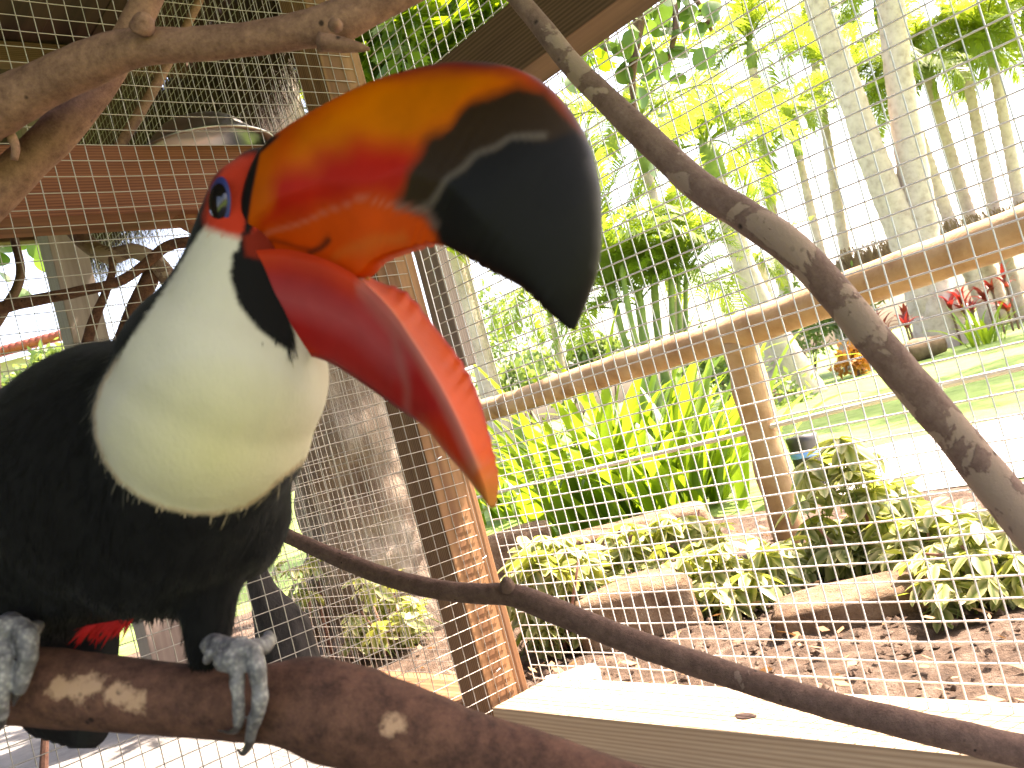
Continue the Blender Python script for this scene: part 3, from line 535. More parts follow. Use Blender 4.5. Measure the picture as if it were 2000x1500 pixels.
c = paint(c, np.clip((p[:, 1]-880)/110, 0, 1)*0.75, (0.50, 0.25, 0.05))
c = paint(c, cover(sdf(p, [(440, 480), (480, 486), (502, 520), (508, 590), (522, 642), (556, 684), (500, 660), (430, 600)]), 4), (0.006, 0.0055, 0.0055))
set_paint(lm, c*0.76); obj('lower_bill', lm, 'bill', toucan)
# tongue root seen in the gape
V, Fc = pxtube([(600, 505, .468, 30), (660, 516, .462, 26), (700, 530, .458, 16), (722, 546, .457, 7)], 20, 10)
tm = mesh('tongue', V, Fc, True); set_paint(tm, np.tile([0.55, 0.22, 0.10], (len(V), 1))); obj('tongue', tm, 'bill', toucan)
# eye on the side of the head
bpy.context.view_layer.update()
from mathutils.bvhtree import BVHTree
bvh = BVHTree.FromPolygons([Vector(v) for v in verts_np(body)], [tuple(pp.vertices) for pp in body.polygons])
hit, nrm_, _, _ = bvh.ray_cast(Vector(CAM), Vector(ray(427, 398)).normalized())
if hit is None: hit, nrm_ = Vector(P(430, 398, .47)), Vector(-fw)
ev = -Vector(rt)*0.62+Vector(-fw)*0.78
fr_ = frame(Vector(upv), ev, hit)
def dome(name, rx, ry, h, ns=10, ng=40, hole=0.0):
    V = []; Fc = []
    for i in range(ns+1):
        a = i/ns; rr = math.cos(a*math.pi/2); z = h*math.sin(a*math.pi/2)
        for k in range(ng): V.append((rx*max(rr, 0.001)*math.cos(2*math.pi*k/ng), ry*max(rr, 0.001)*math.sin(2*math.pi*k/ng), z))
    for i in range(ns):
        for k in range(ng): Fc.append((i*ng+k, i*ng+(k+1) % ng, (i+1)*ng+(k+1) % ng, (i+1)*ng+k))
    return mesh(name, V, Fc, True)
ering = obj('eye_ring', dome('eye_ring', 0.0138, 0.0092, 0.0028), 'eyering', toucan, fr_ @ Matrix.Translation((0, 0, -0.0008)))
obj('eyeball', dome('eyeball', 0.0098, 0.0068, 0.0042), 'eye', ering, fr_ @ Matrix.Translation((0.0002, -0.0016, 0.0008)))
# tail: overlapping long feathers behind the perch
for i in range(5):
    x0 = 190-22*i; pts = cr([(x0, 1120, .59), (x0-8, 1250, .60), (x0-18, 1370, .605), (x0-30+6*i, 1462-5*i, .61)], 22); V = []; Fc = []
    for j, (a, b, d) in enumerate(pts):
        wd = (78 if j < 17 else 78*math.sqrt(max(0.02, 1-((j-17)/4.6)**2)))/1.5; dd = d+0.004*i
        V += [P(a-wd, b, dd+0.004), P(a, b, dd-0.002), P(a+wd, b, dd+0.004), P(a, b, dd+0.003)]
    for j in range(21):
        for k in range(4): k2 = (k+1) % 4; Fc.append((j*4+k, j*4+k2, (j+1)*4+k2, (j+1)*4+k))
    obj('tail_feather', mesh('tail_feather', V, Fc, True), 'blackfeather', toucan)
def tuft(name, base, dirs, n, L, wd, mat, spread, d0):
    mb = MB()
    for i in range(n):
        u = rng.uniform(); bx = base[0][0]+(base[1][0]-base[0][0])*u; by = base[0][1]+(base[1][1]-base[0][1])*u
        dx, dy = dirs[0]+rng.normal(0, spread), dirs[1]+rng.normal(0, spread); l = L*rng.uniform(0.5, 1.1); d = d0+rng.uniform(-.004, .004)
        a = P(bx, by, d); m_ = P(bx+dx*l*.55, by+dy*l*.55, d-.001); e = P(bx+dx*l, by+dy*l, d); w_ = rt*wd*d/F
        mb.add([a-w_, a+w_, m_+w_*.8, m_-w_*.8, e], [(0, 1, 2, 3), (3, 2, 4)])
    return obj(name, mb.mesh(name), mat, toucan)
tuft('undertail_feathers', ((170, 1222), (262, 1206)), (-0.55, 0.62), 90, 62, 3.0, 'redfeather', 0.16, .535)
tuft('belly_feathers', ((285, 1196), (345, 1188)), (0.05, 0.9), 60, 38, 2.0, 'blackfeather', 0.2, .53)
# feet: scaly toes wrapped over the perch with dark claws
def foot(toes, claws, shank):
    ch = [[pr(*q) for q in shank]]+[[pr(*q) for q in t_] for t_ in toes]
    me = blob('foot', ch, 0.0008, 3, 0.3); fo = obj('foot', me, 'toe', toucan)
    for cl in claws:
        V, Fc = pxtube([(x, y, d, wd) for x, y, d, wd in cl], 12, 8); obj('claw', mesh('claw', V, Fc, True), 'claw', fo)
foot([[(452, 1290, .478, 26), (470, 1268, .482, 26), (492, 1275, .479, 22), (503, 1310, .474, 19), (507, 1345, .4725, 16), (508, 1362, .472, 17.5), (505, 1385, .473, 15), (498, 1405, .475, 15), (492, 1425, .479, 12), (489, 1440, .484, 11)],
      [(440, 1290, .479, 24), (462, 1290, .477, 22), (464, 1318, .473, 15), (463, 1332, .472, 16), (465, 1360, .471, 12.5), (466, 1378, .472, 13.5), (466, 1400, .474, 12), (465, 1412, .477, 11)],
      [(462, 1275, .485, 24), (438, 1270, .490, 17), (425, 1268, .492, 13), (412, 1276, .492, 13), (404, 1290, .494, 9)],
      [(480, 1270, .490, 22), (515, 1262, .500, 18), (527, 1250, .512, 14), (524, 1240, .520, 10)]],
     [[(489, 1436, .484, 20), (486, 1455, .487, 18), (474, 1472, .490, 11), (462, 1462, .493, 2)], [(468, 1408, .478, 20), (462, 1424, .482, 15), (448, 1430, .486, 8), (425, 1426, .488, 2)]],
     [(406, 1255, .508, 24), (440, 1268, .492, 25), (465, 1272, .484, 28)])
foot([[(8, 1235, .488, 34), (34, 1230, .490, 28), (52, 1245, .484, 24), (54, 1285, .479, 20), (44, 1322, .478, 17), (38, 1345, .479, 14)],
      [(0, 1240, .488, 32), (8, 1290, .480, 24), (6, 1330, .478, 20), (0, 1370, .479, 18), (2, 1395, .482, 15)],
      [(-20, 1245, .490, 28), (-40, 1300, .484, 22), (-44, 1370, .484, 16)],
      [(40, 1235, .495, 22), (66, 1228, .505, 16), (76, 1222, .515, 11)]],
     [[(38, 1342, .480, 20), (30, 1362, .484, 14), (26, 1378, .488, 4)], [(3, 1392, .483, 22), (4, 1412, .486, 16), (-2, 1428, .490, 4)]],
     [(24, 1215, .522, 26), (16, 1230, .50, 30)])
# ------------------------------------------------------------------ rail fence
fence = thing('rail_fence', 'rustic orange-brown log rail fence on a round post beyond the wire mesh', 'fence', oz(1545, 1040, 0.03))
V, Fc = tube([P(a, b, d) for a, b, d in cr([(820, 846, 4.7), (940, 805, 4.15), (1000, 787, 3.95), (1200, 722, 3.3), (1400, 662, 2.86), (1560, 606, 2.55), (1700, 553, 2.33), (2000, 447, 1.97), (2300, 340, 1.70)], 60)], 0.051, 20, 0.10, 9, 2)
obj('rail', mesh('rail', V, Fc, True), 'log_orange', fence)
pt = P(1442, 665, 2.79); pb_ = P(1548, 1062, 2.79); pb_[2] = -0.02
V, Fc = tube([pb_+(pt-pb_)*t_ for t_ in np.linspace(0, 1, 22)], [0.054+0.003*math.sin(i*0.9) for i in range(22)], 20, 0.10, 12, 5)
obj('post', mesh('post', V, Fc, True), 'log_orange', fence)
V, Fc = tube([P(a, b, d) for a, b, d in cr([(880, 985, 4.4), (1135, 921, 3.6), (1370, 866, 3.0), (1597, 811, 2.6), (2000, 716, 2.05)], 24)], 0.0075, 8)
obj('lower_rail', mesh('lower_rail', V, Fc, True), 'pipe', fence)
pb2 = P(700, 890, 5.4); V, Fc = tube([(pb2[0], pb2[1], -0.02), (pb2[0], pb2[1], .35), (pb2[0], pb2[1], .7)], 0.045, 14, 0.1); obj('post', mesh('post', V, Fc, True), 'log_orange', fence)

# ------------------------------------------------------------------ leaf prototypes
def strap_mesh(name, L, wd, droop, fold=0.35, n=10, taper=1.6):
    V = []; Fc = []; p = np.zeros(3); ang = math.radians(82)
    pos = []
    for i in range(n+1):
        pos.append(p.copy()); a = ang-droop*(i/n)**1.7; p = p+np.array([math.cos(a), 0, math.sin(a)])*L/n
    for i in range(n+1):
        u = i/n; w_ = wd/2*(0.75+0.5*math.sin(min(u*2.2, 1.57)))*max(0.02, 1-u**taper*1.0) if u > 0.3 else wd/2*(0.75+0.5*math.sin(min(u*2.2, 1.57)))
        q = pos[i]; V += [(q[0]-fold*w_*0.3, -w_, q[2]+fold*w_), (q[0], 0, q[2]), (q[0]-fold*w_*0.3, w_, q[2]+fold*w_)]
    for i in range(n):
        k = i*3; Fc += [(k, k+1, k+4, k+3), (k+1, k+2, k+5, k+4)]
    return mesh(name, V, Fc, True)
def leaflet(mb, base, d, upn, L, wd, cup=0.15, edges=None):
    d = np.asarray(d)/np.linalg.norm(d); s_ = np.cross(d, upn); s_ /= np.linalg.norm(s_); u = np.cross(s_, d)
    prof = [(0.0, 0.08), (0.22, 0.72), (0.5, 1.0), (0.78, 0.78), (0.93, 0.36), (1.0, 0.03)]; V = []; Fc = []
    for t_, w_ in prof:
        c_ = np.asarray(base)+d*L*t_-u*L*0.22*t_*t_
        V += [c_+s_*wd/2*w_+u*cup*wd*w_, c_, c_-s_*wd/2*w_+u*cup*wd*w_]
    for i in range(len(prof)-1): k = i*3; Fc += [(k, k+1, k+4, k+3), (k+1, k+2, k+5, k+4)]
    mb.add(V, Fc)
    if edges is not None: edges += [e for _ in prof for e in (1.0, 0.0, 1.0)]
def palmate(name, nl, L, wd, mat, tilt=0.25, seed=0):
    r_ = np.random.default_rng(seed); mb = MB(); ed = []
    mb.tube([(0, 0, -0.09), (0.004, 0, -0.04), (0, 0, 0)], 0.0014, 5); ed += [0.0]*len(mb.v)
    for i in range(nl):
        a = 2*math.pi*(i+r_.uniform(-.2, .2))/nl; l = L*r_.uniform(0.7, 1.1)
        leaflet(mb, (0, 0, 0), (math.cos(a), math.sin(a), -tilt+r_.uniform(-.3, .3)), (0, 0, 1.0), l, wd*l/L, 0.12, ed)
    me = mb.mesh(name, True); at = me.attributes.new('edge', 'FLOAT', 'POINT'); at.data.foreach_set('value', np.array(ed)*r_.uniform(0.75, 1.0)); me.materials.append(M[mat]); return me
def rotz(a): return Matrix.Rotation(a, 4, 'Z')
def place(loc, tilt, az, sc=1.0, roll=0.0):
    return Matrix.Translation(Vector(loc)) @ rotz(az) @ Matrix.Rotation(tilt, 4, 'Y') @ rotz(roll) @ Matrix.Scale(sc, 4)
schef = [palmate('leaf_cluster', 7, 0.062, 0.026, 'leaf_varieg', 0.3, i) for i in range(4)]
def shrub(name, label, cx, cy, dep, rx, ry, rd, n, seed, sc=1.0, group=None, protos=None, stem=4):
    r_ = np.random.default_rng(seed); c0 = P(cx, cy, dep); foot_ = np.array([c0[0], c0[1], 0.0]); t = thing(name, label, 'shrub', foot_, group)
    mb = MB(); ends = []
    for k in range(stem):
        e = c0+np.array([r_.normal(0, rx*.35), r_.normal(0, rd*.5), r_.uniform(-.2, .7)*ry]); b0 = foot_+np.array([r_.normal(0, .03), r_.normal(0, .03), 0]); ends.append(e)
        mb.tube([b0, (b0+e)/2+r_.normal(0, .02, 3), e], [0.007, 0.005, 0.003], 6)
    obj('stem', mb.mesh('stem', True), 'bark_tan', t)
    for i in range(n):
        v = r_.normal(0, 1, 3); v /= np.linalg.norm(v); v *= r_.uniform(0.35, 1.0)**0.6
        p = c0+np.array([v[0]*rx, v[1]*rd, v[2]*ry])
        if p[2] < 0.05: p[2] = 0.05+r_.uniform(0, .05)
        obj('leaf_cluster', (protos or schef)[i % len(protos or schef)], None, t, place(p, r_.uniform(0, 0.9), r_.uniform(0, 6.28), sc*r_.uniform(0.75, 1.25), r_.uniform(0, 6.28)))
    return t
shrub('variegated_shrub', 'tall variegated umbrella shrub with creamy leaf edges right of the round fence post', 1690, 1050, 2.3, .15, .27, .14, 120, 1, 1.2)
shrub('variegated_shrub', 'low variegated umbrella shrub in front of the brown stone block', 1430, 1165, 2.25, .22, .14, .14, 90, 2, 1.2)
shrub('variegated_shrub', 'bleached sunlit variegated shrub right beside the corner post', 1075, 1155, 2.25, .12, .16, .12, 80, 3, 1.15)
shrub('variegated_shrub', 'variegated shrub in the soil bed beneath the mottled slanting branch', 1935, 1150, 1.75, .17, .15, .13, 80, 4, 0.95)
shrub('variegated_shrub', 'small leafy shrub at the foot of the thick tree trunk', 745, 1200, 2.75, .14, .14, .12, 40, 5)
shrub('variegated_shrub', 'full pale variegated shrub spilling over the long flat edging stone', 1290, 1090, 2.6, .20, .14, .12, 80, 21, 1.15)
shrub('variegated_shrub', 'variegated shrub between the fence post shrub and the mottled branch', 1840, 1085, 2.05, .15, .12, .12, 60, 22, 1.05)
shrub('variegated_shrub', 'sparse seedling shrub beyond the dark stump', 590, 1130, 2.9, .10, .10, .08, 14, 6, 0.9)
# strap-leaved lilies
straps = [strap_mesh('strap_leaf', L, wd, dr) for L, wd, dr in ((0.80, .07, 0.9), (0.9, .075, 1.3), (0.75, .065, 1.7), (0.9, .065, 0.6), (0.66, .07, 2.1), (0.82, .06, 1.5))]
def lily(name, label, px_, py_, dep_z, n, spread, seed, sc, group=None, mat='leaf_strap', cat='lily', protos=None):
    r_ = np.random.default_rng(seed); b0 = oz(px_, py_, dep_z); t = thing(name, label, cat, (b0[0], b0[1], 0.0), group); pro = protos or straps
    for i in range(n):
        off = r_.normal(0, spread, 2); az = math.atan2(off[1], off[0])+r_.normal(0, 0.6)
        me = pro[r_.integers(len(pro))]
        if not me.materials: me.materials.append(M[mat])
        obj('leaf', me, None, t, place((b0[0]+off[0], b0[1]+off[1], 0.0), r_.uniform(-0.05, 0.55), az, sc*r_.uniform(0.7, 1.15), r_.normal(0, .3)))
    return t
lily('strap_leaf_lily', 'large clump of long arching bright green strap leaves below the log rail', 1225, 985, 0.06, 130, 0.19, 11, 1.12)
lily('strap_leaf_lily', 'smaller clump of green strap leaves against the corner post', 1020, 985, 0.06, 80, 0.17, 12, 0.95)
# stones, boulders, litter
def stone(label, px_, py_, z0, dx, dy, dz, seed, mat='stone', name='stone_block', rot=0.0):
    b0 = oz(px_, py_, z0); bm = bmesh.new(); bmesh.ops.create_cube(bm, size=2); bmesh.ops.subdivide_edges(bm, edges=list(bm.edges), cuts=7, use_grid_fill=True)
    for v in bm.verts:
        q = v.co.copy(); l = (abs(q.x)**9+abs(q.y)**9+abs(q.z)**9)**(1/9); q /= l
        nz = mnoise.noise(q*1.3+Vector((seed, 0, 0)))*0.09+mnoise.noise(q*4+Vector((seed, 3, 0)))*0.05+mnoise.noise(q*11+Vector((seed, 9, 0)))*0.02; q *= 1+nz
        v.co = Vector((q.x*dx/2, q.y*dy/2, q.z*dz/2+dz/2-0.015))
    me = bpy.data.meshes.new(name); bm.to_mesh(me); bm.free(); me.polygons.foreach_set('use_smooth', [True]*len(me.polygons))
    return tag(obj(name, me, mat, None, Matrix.Translation(Vector((b0[0], b0[1], 0.0))) @ rotz(rot)), label, 'stone')
stone('square brown garden stone behind the low variegated shrub', 1250, 1235, 0.03, .28, .2, .17, 1)
stone('long flat brown edging stone in front of the large strap-leaf clump', 1230, 1080, 0.03, .62, .24, .16, 2)
stone('dark edging stone with dead leaves on top beside the corner post', 1010, 1110, 0.03, .34, .22, .2, 3)
stone('shaded brown edging stone behind the shrub under the mottled branch', 1780, 1175, 0.03, .55, .16, .10, 4, rot=-0.15)
stone('rounded tan boulder behind the dark stump', 640, 1285, 0.0, .17, .16, .2, 5, name='boulder')
stone('pale rock on the soil next to the slim branch', 1120, 1330, 0.03, .12, .10, .06, 6, mat='concrete', name='pale_rock')
lit = MB()
for i in range(700):
    n_, s_ = rng.uniform(1.15, 2.6), rng.uniform(-0.6, 2.9); p = W(n_, s_, 0.045+rng.uniform(0, .012)); a = rng.uniform(0, 6.28); l = rng.uniform(.006, .02); d = np.array([math.cos(a), math.sin(a), rng.normal(0, .3)])*l; e = np.array([-math.sin(a), math.cos(a), rng.normal(0, .4)])*l*0.45
    lit.add([p-d, p+e, p+d, p-e], [(0, 1, 2, 3)])
o = obj('leaf_litter', lit.mesh('leaf_litter'), 'leaf_dry'); o['kind'] = 'stuff'; o['label'] = 'dry brown leaf litter scattered over the soil bed'; o['category'] = 'leaf litter'
peb = MB()
for i in range(900):
    n_, s_ = rng.uniform(1.13, 1.9), rng.uniform(-0.6, 2.0); p = W(n_, s_, 0.04); r_ = rng.uniform(.003, .011)
    q = [p+np.array(v)*r_*rng.uniform(.7, 1.2) for v in ((1, 0, 0), (-1, 0, 0), (0, 1, 0), (0, -1, 0), (0, 0, .8), (0, 0, -.8))]
    peb.add(q, [(0, 2, 4), (2, 1, 4), (1, 3, 4), (3, 0, 4), (2, 0, 5), (1, 2, 5), (3, 1, 5), (0, 3, 5)])
o = obj('soil_crumbs', peb.mesh('soil_crumbs'), 'soil'); o['kind'] = 'stuff'; o['label'] = 'loose crumbs of soil and gravel along the sill'; o['category'] = 'gravel'
# dark pot with blue band
b0 = oz(1592, 950, 0.0); pot = thing('dark_pot', 'dark cylindrical pot with pale blue band behind the round fence post', 'pot', b0)
obj('pot_body', mesh('pot_body', *tube([b0+ZZ*z for z in (0, .02, .1, .2, .225, .226, .2)], [.05, .058, .062, .066, .068, .058, .05], 28), True), 'potdark', pot)
obj('band', mesh('band', *tube([b0+ZZ*z for z in (.135, .16)], [.0665, .0672], 28), True), 'potblue', pot)

# ------------------------------------------------------------------ trees
def trunk(name, ctrl, n, mat, parent, rings=0.0, seg=16, jit=0.06, freq=4, seed=0.0):
    c = cr(ctrl, n); pts = [P(a, b, d) for a, b, d, _ in c]; rad = [wd/2*d/F*(1+(rings*(i % 2))) for i, (_, _, d, wd) in enumerate(c)]
    lo_ = pts[-1]
    if lo_[2] > 0: pts.append(np.array([lo_[0]+0.0, lo_[1], -0.05])); rad.append(rad[-1]*1.1)
    V, Fc = tube(pts, rad, seg, jit, freq, seed); return obj('trunk', mesh('trunk', V, Fc, True), mat, parent)
big = thing('thick_tree', 'thick rough-barked tree trunk behind the neighbouring wire mesh', 'tree', oz(770, 1247, 0))
trunk('trunk', [(440, -120, 3.3, 170), (470, 0, 3.3, 165), (500, 150, 3.3, 160), (545, 350, 3.25, 180), (615, 560, 3.2, 215), (672, 760, 3.15, 245), (712, 950, 3.15, 262), (740, 1100, 3.15, 285), (775, 1235, 3.15, 350), (785, 1275, 3.15, 420)], 110, 'trunk_bark', big, 0, 40, 0.16, 7, 3)
def frond_mesh(name, L, droop, nl, ll, lw, seed, mat, up=0.25, hang=0.4):
    r_ = np.random.default_rng(seed); mb = MB(); pos = []; p = np.zeros(3); ang = 0.9; N = 16
    for i in range(N+1):
        pos.append(p.copy()); a = ang-droop*(i/N); p = p+np.array([math.cos(a), 0, math.sin(a)])*L/N
    pos = np.array(pos); mb.tube(list(pos), [L*0.011*(1-0.85*i/N) for i in range(N+1)], 4)
    for j in range(nl):
        t_ = 0.14+0.85*j/nl; x = t_*N; i = min(int(x), N-1); q = pos[i]+(pos[i+1]-pos[i])*(x-i); tg = pos[i+1]-pos[i]; tg /= np.linalg.norm(tg)
        nrm = np.array([-tg[2], 0, tg[0]])
        for sgn in (-1, 1):
            l = ll*(0.45+0.55*math.sin(math.pi*min(0.97, t_*0.9+0.08)))*r_.uniform(.85, 1.1); d = tg*0.62+np.array([0, sgn*0.8, 0])+nrm*(up+r_.normal(0, .12)); d /= np.linalg.norm(d)
            wv = np.cross(d, nrm); wv /= np.linalg.norm(wv); w_ = lw/2; a0 = q; m_ = q+d*l*.5+nrm*.01; e = q+d*l-np.array([0, 0, l*hang])
            mb.add([a0-wv*w_*.5, a0+wv*w_*.5, m_+wv*w_, m_-wv*w_, e], [(0, 1, 2, 3), (3, 2, 4)])
    me = mb.mesh(name); me.materials.append(M[mat]); return me
fr_palm = [frond_mesh('frond', 1.5, dr, 46, .44, .026, i, 'leaf_palm', hang=h) for i, (dr, h) in enumerate(((1.3, .3), (1.9, .45), (2.4, .6), (1.0, .2)))]
fr_areca = [frond_mesh('frond', 0.95, dr, 32, .30, .019, 10+i, 'leaf_areca', hang=h) for i, (dr, h) in enumerate(((1.2, .25), (1.8, .4), (0.8, .15)))]
def palm(label, tr, nf, seed, sc=1.0, mat='palm_bark', rings=0.05, shaft=True, fr=None, group=None, n=60, name='palm_tree', tilt0=(0.0, 1.2)):
    r_ = np.random.default_rng(seed); base = P(*tr[-1][:3]); t = thing(name, label, 'palm', (base[0], base[1], 0.0), group)
    trunk('trunk', tr, n, mat, t, rings, 14, 0.05, 3, seed); top = P(*tr[0][:3]); ax_ = P(*tr[0][:3])-P(*tr[1][:3]); ax_ /= np.linalg.norm(ax_)
    if shaft:
        r0_ = tr[0][3]/2*tr[0][2]/F; V, Fc = tube([top-ax_*0.05, top+ax_*0.2*sc, top+ax_*0.5*sc], [r0_*1.25, r0_*1.3, r0_*0.6], 12); obj('crownshaft', mesh('crownshaft', V, Fc, True), 'palm_green', t); top = top+ax_*0.42*sc
    for i in range(nf):
        az = 2*math.pi*(i+r_.uniform(-.3, .3))/nf*1.0+seed; me = (fr or fr_palm)[r_.integers(len(fr or fr_palm))]
        obj('frond', me, None, t, place(top, r_.uniform(*tilt0)-0.45, az, sc*r_.uniform(.8, 1.15), 0))
    return t
GP = 'palms beyond the lawn'
palm('leaning palm with yellow-green crownshaft above the mottled branch', [(1398, 345, 11.7, 36), (1430, 450, 11.7, 40), (1470, 560, 11.7, 44), (1520, 660, 11.7, 50), (1585, 775, 11.7, 66)], 17, 1, 1.05)
palm('thick pale palm trunk standing clear of the others, base hidden by the log rail', [(1560, -160, 15, 42), (1600, 20, 15, 46), (1650, 150, 15, 48), (1705, 310, 15, 54), (1760, 450, 15, 58), (1805, 580, 15, 66), (1838, 676, 15.2, 84)], 12, 2, 1.2)
palm('thick pale palm trunk rising from the flared root foot on the lawn', [(1722, -180, 15, 44), (1740, 10, 15, 50), (1760, 180, 15, 52), (1790, 380, 15, 60), (1808, 500, 15, 66), (1830, 610, 15, 86), (1850, 682, 15.2, 150)], 12, 3, 1.2)
for k, (tx, ty, bx, by, wd, dp) in enumerate([(1672, 215, 1800, 590, 16, 18.5), (1775, 205, 1925, 600, 20, 17.5), (1812, 150, 1960, 610, 20, 18.5), (1885, 130, 1985, 590, 18, 18), (1940, 120, 2030, 560, 19, 17.5), (2010, 60, 2080, 540, 19, 18.5), (1560, 300, 1640, 640, 14, 17), (1470, 130, 1545, 640, 15, 19), (1590, 110, 1680, 640, 16, 20), (1720, 40, 1840, 600, 16, 20)]):
    palm('slender ringed palm standing between the leaning palm and the thick pale palms' if 6 <= k <= 8 else 'slender ringed palm in the grove behind the thick pale palm trunks', [(tx, ty, dp, wd), (tx+(bx-tx)*.3, ty+(by-ty)*.33, dp, wd+2), (tx+(bx-tx)*.62, ty+(by-ty)*.66, dp, wd+5), (bx, by, dp, wd+10)], 15, 20+k, 1.15, group='palms left of the thick pale palms' if 6 <= k <= 8 else GP, rings=0.12)
palm('grey ringed palm trunk just outside the corner post', [(872, 440, 7.5, 26), (892, 520, 7.5, 28), (925, 650, 7.5, 31), (958, 780, 7.5, 36)], 9, 41, 0.9, rings=0.12, n=90)
palm('thinner grey palm trunk twinned with the ringed one near corner post', [(893, 430, 7.8, 16), (915, 540, 7.8, 18), (940, 650, 7.8, 20), (966, 770, 7.8, 24)], 7, 42, 0.8, rings=0.1, n=70)
palm('palm with hanging feathery fronds right of the black bill tip', [(1262, 330, 8.5, 20), (1290, 450, 8.5, 22), (1330, 640, 8.5, 26), (1350, 730, 8.5, 30)], 12, 43, 0.85)
palm('stout grey palm foot behind the log rail beside the leaning palm', [(1470, 520, 12.4, 44), (1490, 600, 12.4, 52), (1512, 680, 12.3, 62), (1530, 748, 12.3, 76)], 8, 44, 0.6, shaft=False)
palm('dark small palm below the toucan bill tip', [(1075, 610, 9.5, 12), (1090, 680, 9.5, 14), (1105, 760, 9.5, 16)], 9, 45, 0.55)
for k, (x_, y_, h_) in enumerate([(6.9, 8.6, 6.4), (10.5, 13.2, 6.5)]):
    t = thing('palm_tree', 'tall palm beside the lawn shading the grass', 'palm', (x_, y_, 0), 'shade palms beside the lawn'); r_ = np.random.default_rng(200+k)
    obj('trunk', mesh('trunk', *tube([(x_, y_, -.05), (x_+.1, y_, h_*.5), (x_+.05, y_+.1, h_)], [.2, .14, .11], 12), True), 'palm_bark', t)
    for i in range(16): obj('frond', fr_palm[i % 4], None, t, place((x_+.05, y_+.1, h_), r_.uniform(-.45, .75), 2*math.pi*i/16, 1.5*r_.uniform(.8, 1.15)))
# areca clump
ar = thing('areca_palm', 'clump of green cane-stemmed palms with feathery fronds beyond the log rail', 'palm', P(1250, 790, 7.6)*np.array([1, 1, 0]))
r_ = np.random.default_rng(5)
for k, (tx, ty, bx, by, wd) in enumerate([(1170, 480, 1265, 800, 15), (1205, 470, 1275, 800, 13), (1245, 560, 1290, 800, 22), (1275, 520, 1310, 800, 18), (1310, 510, 1330, 800, 13), (1325, 520, 1345, 800, 10), (1340, 500, 1352, 800, 11), (1195, 560, 1262, 800, 14)]):
    d = 7.6+r_.uniform(-.3, .3); c = cr([(tx, ty, d, wd*.8), ((tx+bx)/2-6, (ty+by)/2, d, wd*.95), (bx, by, d, wd*1.1)], 26)
    pts = [P(*q[:3]) for q in c]; pts.append(np.array([pts[-1][0], pts[-1][1], -0.03])); rad = [q[3]/2*d/F*(1.1 if i % 5 == 0 else 1) for i, q in enumerate(c)]; rad.append(rad[-1])
    V, Fc = tube(pts, rad, 9); obj('cane', mesh('cane', V, Fc, True), 'palm_green', ar); top = P(tx, ty, d)
    for i in range(9): obj('frond', fr_areca[r_.integers(3)], None, ar, place(top+ZZ*r_.uniform(-.2, .05), r_.uniform(-.5, .5), 2*math.pi*(i+r_.uniform(-.3, .3))/9, r_.uniform(.7, 1.1)))
# round-leaved tree over the top, wedge-leaved palm beside the corner post
def round_leaf(name, r_, mat):
    V = [(0, 0, 0)]; Fc = []; n = 14
    for k in range(n): a = 2*math.pi*k/n; V.append((r_+r_*math.cos(a), r_*1.02*math.sin(a), 0.10*r_*math.sin(2*a)+0.16*r_*abs(math.sin(a))))
    V[0] = (r_, 0, 0); Fc = [(0, 1+k, 1+(k+1) % n) for k in range(n)]; me = mesh(name, V, Fc, True); me.materials.append(M[mat]); return me
rl = round_leaf('leaf', 0.055, 'leaf_round')
def leafy(name, label, twigs, n, me, sc, seed, mat, cat='tree', spread=0.07, root=None, tilt=(0, 2.2), gap=None, rootpath=None):
    r_ = np.random.default_rng(seed); t = thing(name, label, cat, root if root is not None else P(*twigs[0][0][:3])*np.array([1, 1, 0])); mb = MB(); pts = []
    for tw in twigs:
        c = cr(tw, 20); q = [P(*v[:3]) for v in c]; mb.tube(q, [max(v[3], 1)/2*v[2]/F for v in c], 8, 0.1, 8); pts += q[4:] if gap is None else q[gap:]
    if rootpath: q = [P(*v) for v in cr(rootpath+[twigs[0][0][:3]], 40)]; q[0][2] = min(q[0][2], -.02); mb.tube(q, [.05-.0006*i for i in range(40)], 10, 0.1)
    if root is not None: mb.tube([np.asarray(root)-ZZ*0.05, (np.asarray(root)+P(*twigs[0][0][:3]))/2, P(*twigs[0][0][:3])], [.09, .08, .06], 10, 0.1)
    obj('branch', mb.mesh('branch', True), 'bark_brown', t)
    for i in range(n):
        p = pts[r_.integers(len(pts))]+r_.normal(0, spread, 3)
        obj('leaf', me if not isinstance(me, list) else me[i % len(me)], None, t, place(p, r_.uniform(*tilt), r_.uniform(0, 6.28), sc*r_.uniform(.6, 1.3), r_.normal(0, .5)))
    return t
rt0 = oz(1130, 960, 0); 
leafy('round_leaf_tree', 'tree with dark round leathery leaves hanging over the wall beam', [[(1300, -260, 4.2, 60), (1270, -100, 4.2, 40), (1250, 30, 4.2, 26), (1235, 140, 4.2, 16), (1240, 230, 4.2, 8)], [(1290, -80, 4.2, 20), (1320, 40, 4.2, 14), (1300, 130, 4.2, 8)], [(1240, -60, 4.1, 20), (1195, 30, 4.1, 12), (1180, 110, 4.1, 8)], [(1300, -60, 4.3, 14), (1360, 0, 4.3, 12), (1390, 60, 4.3, 8)]], 85, rl, 0.85, 3, 'leaf_round', rootpath=[(975, 1330, 4.6), (890, 980, 4.6), (800, 620, 4.6), (715, 300, 4.6), (650, 20, 4.6), (700, -260, 4.5), (1000, -420, 4.3)], spread=0.09)
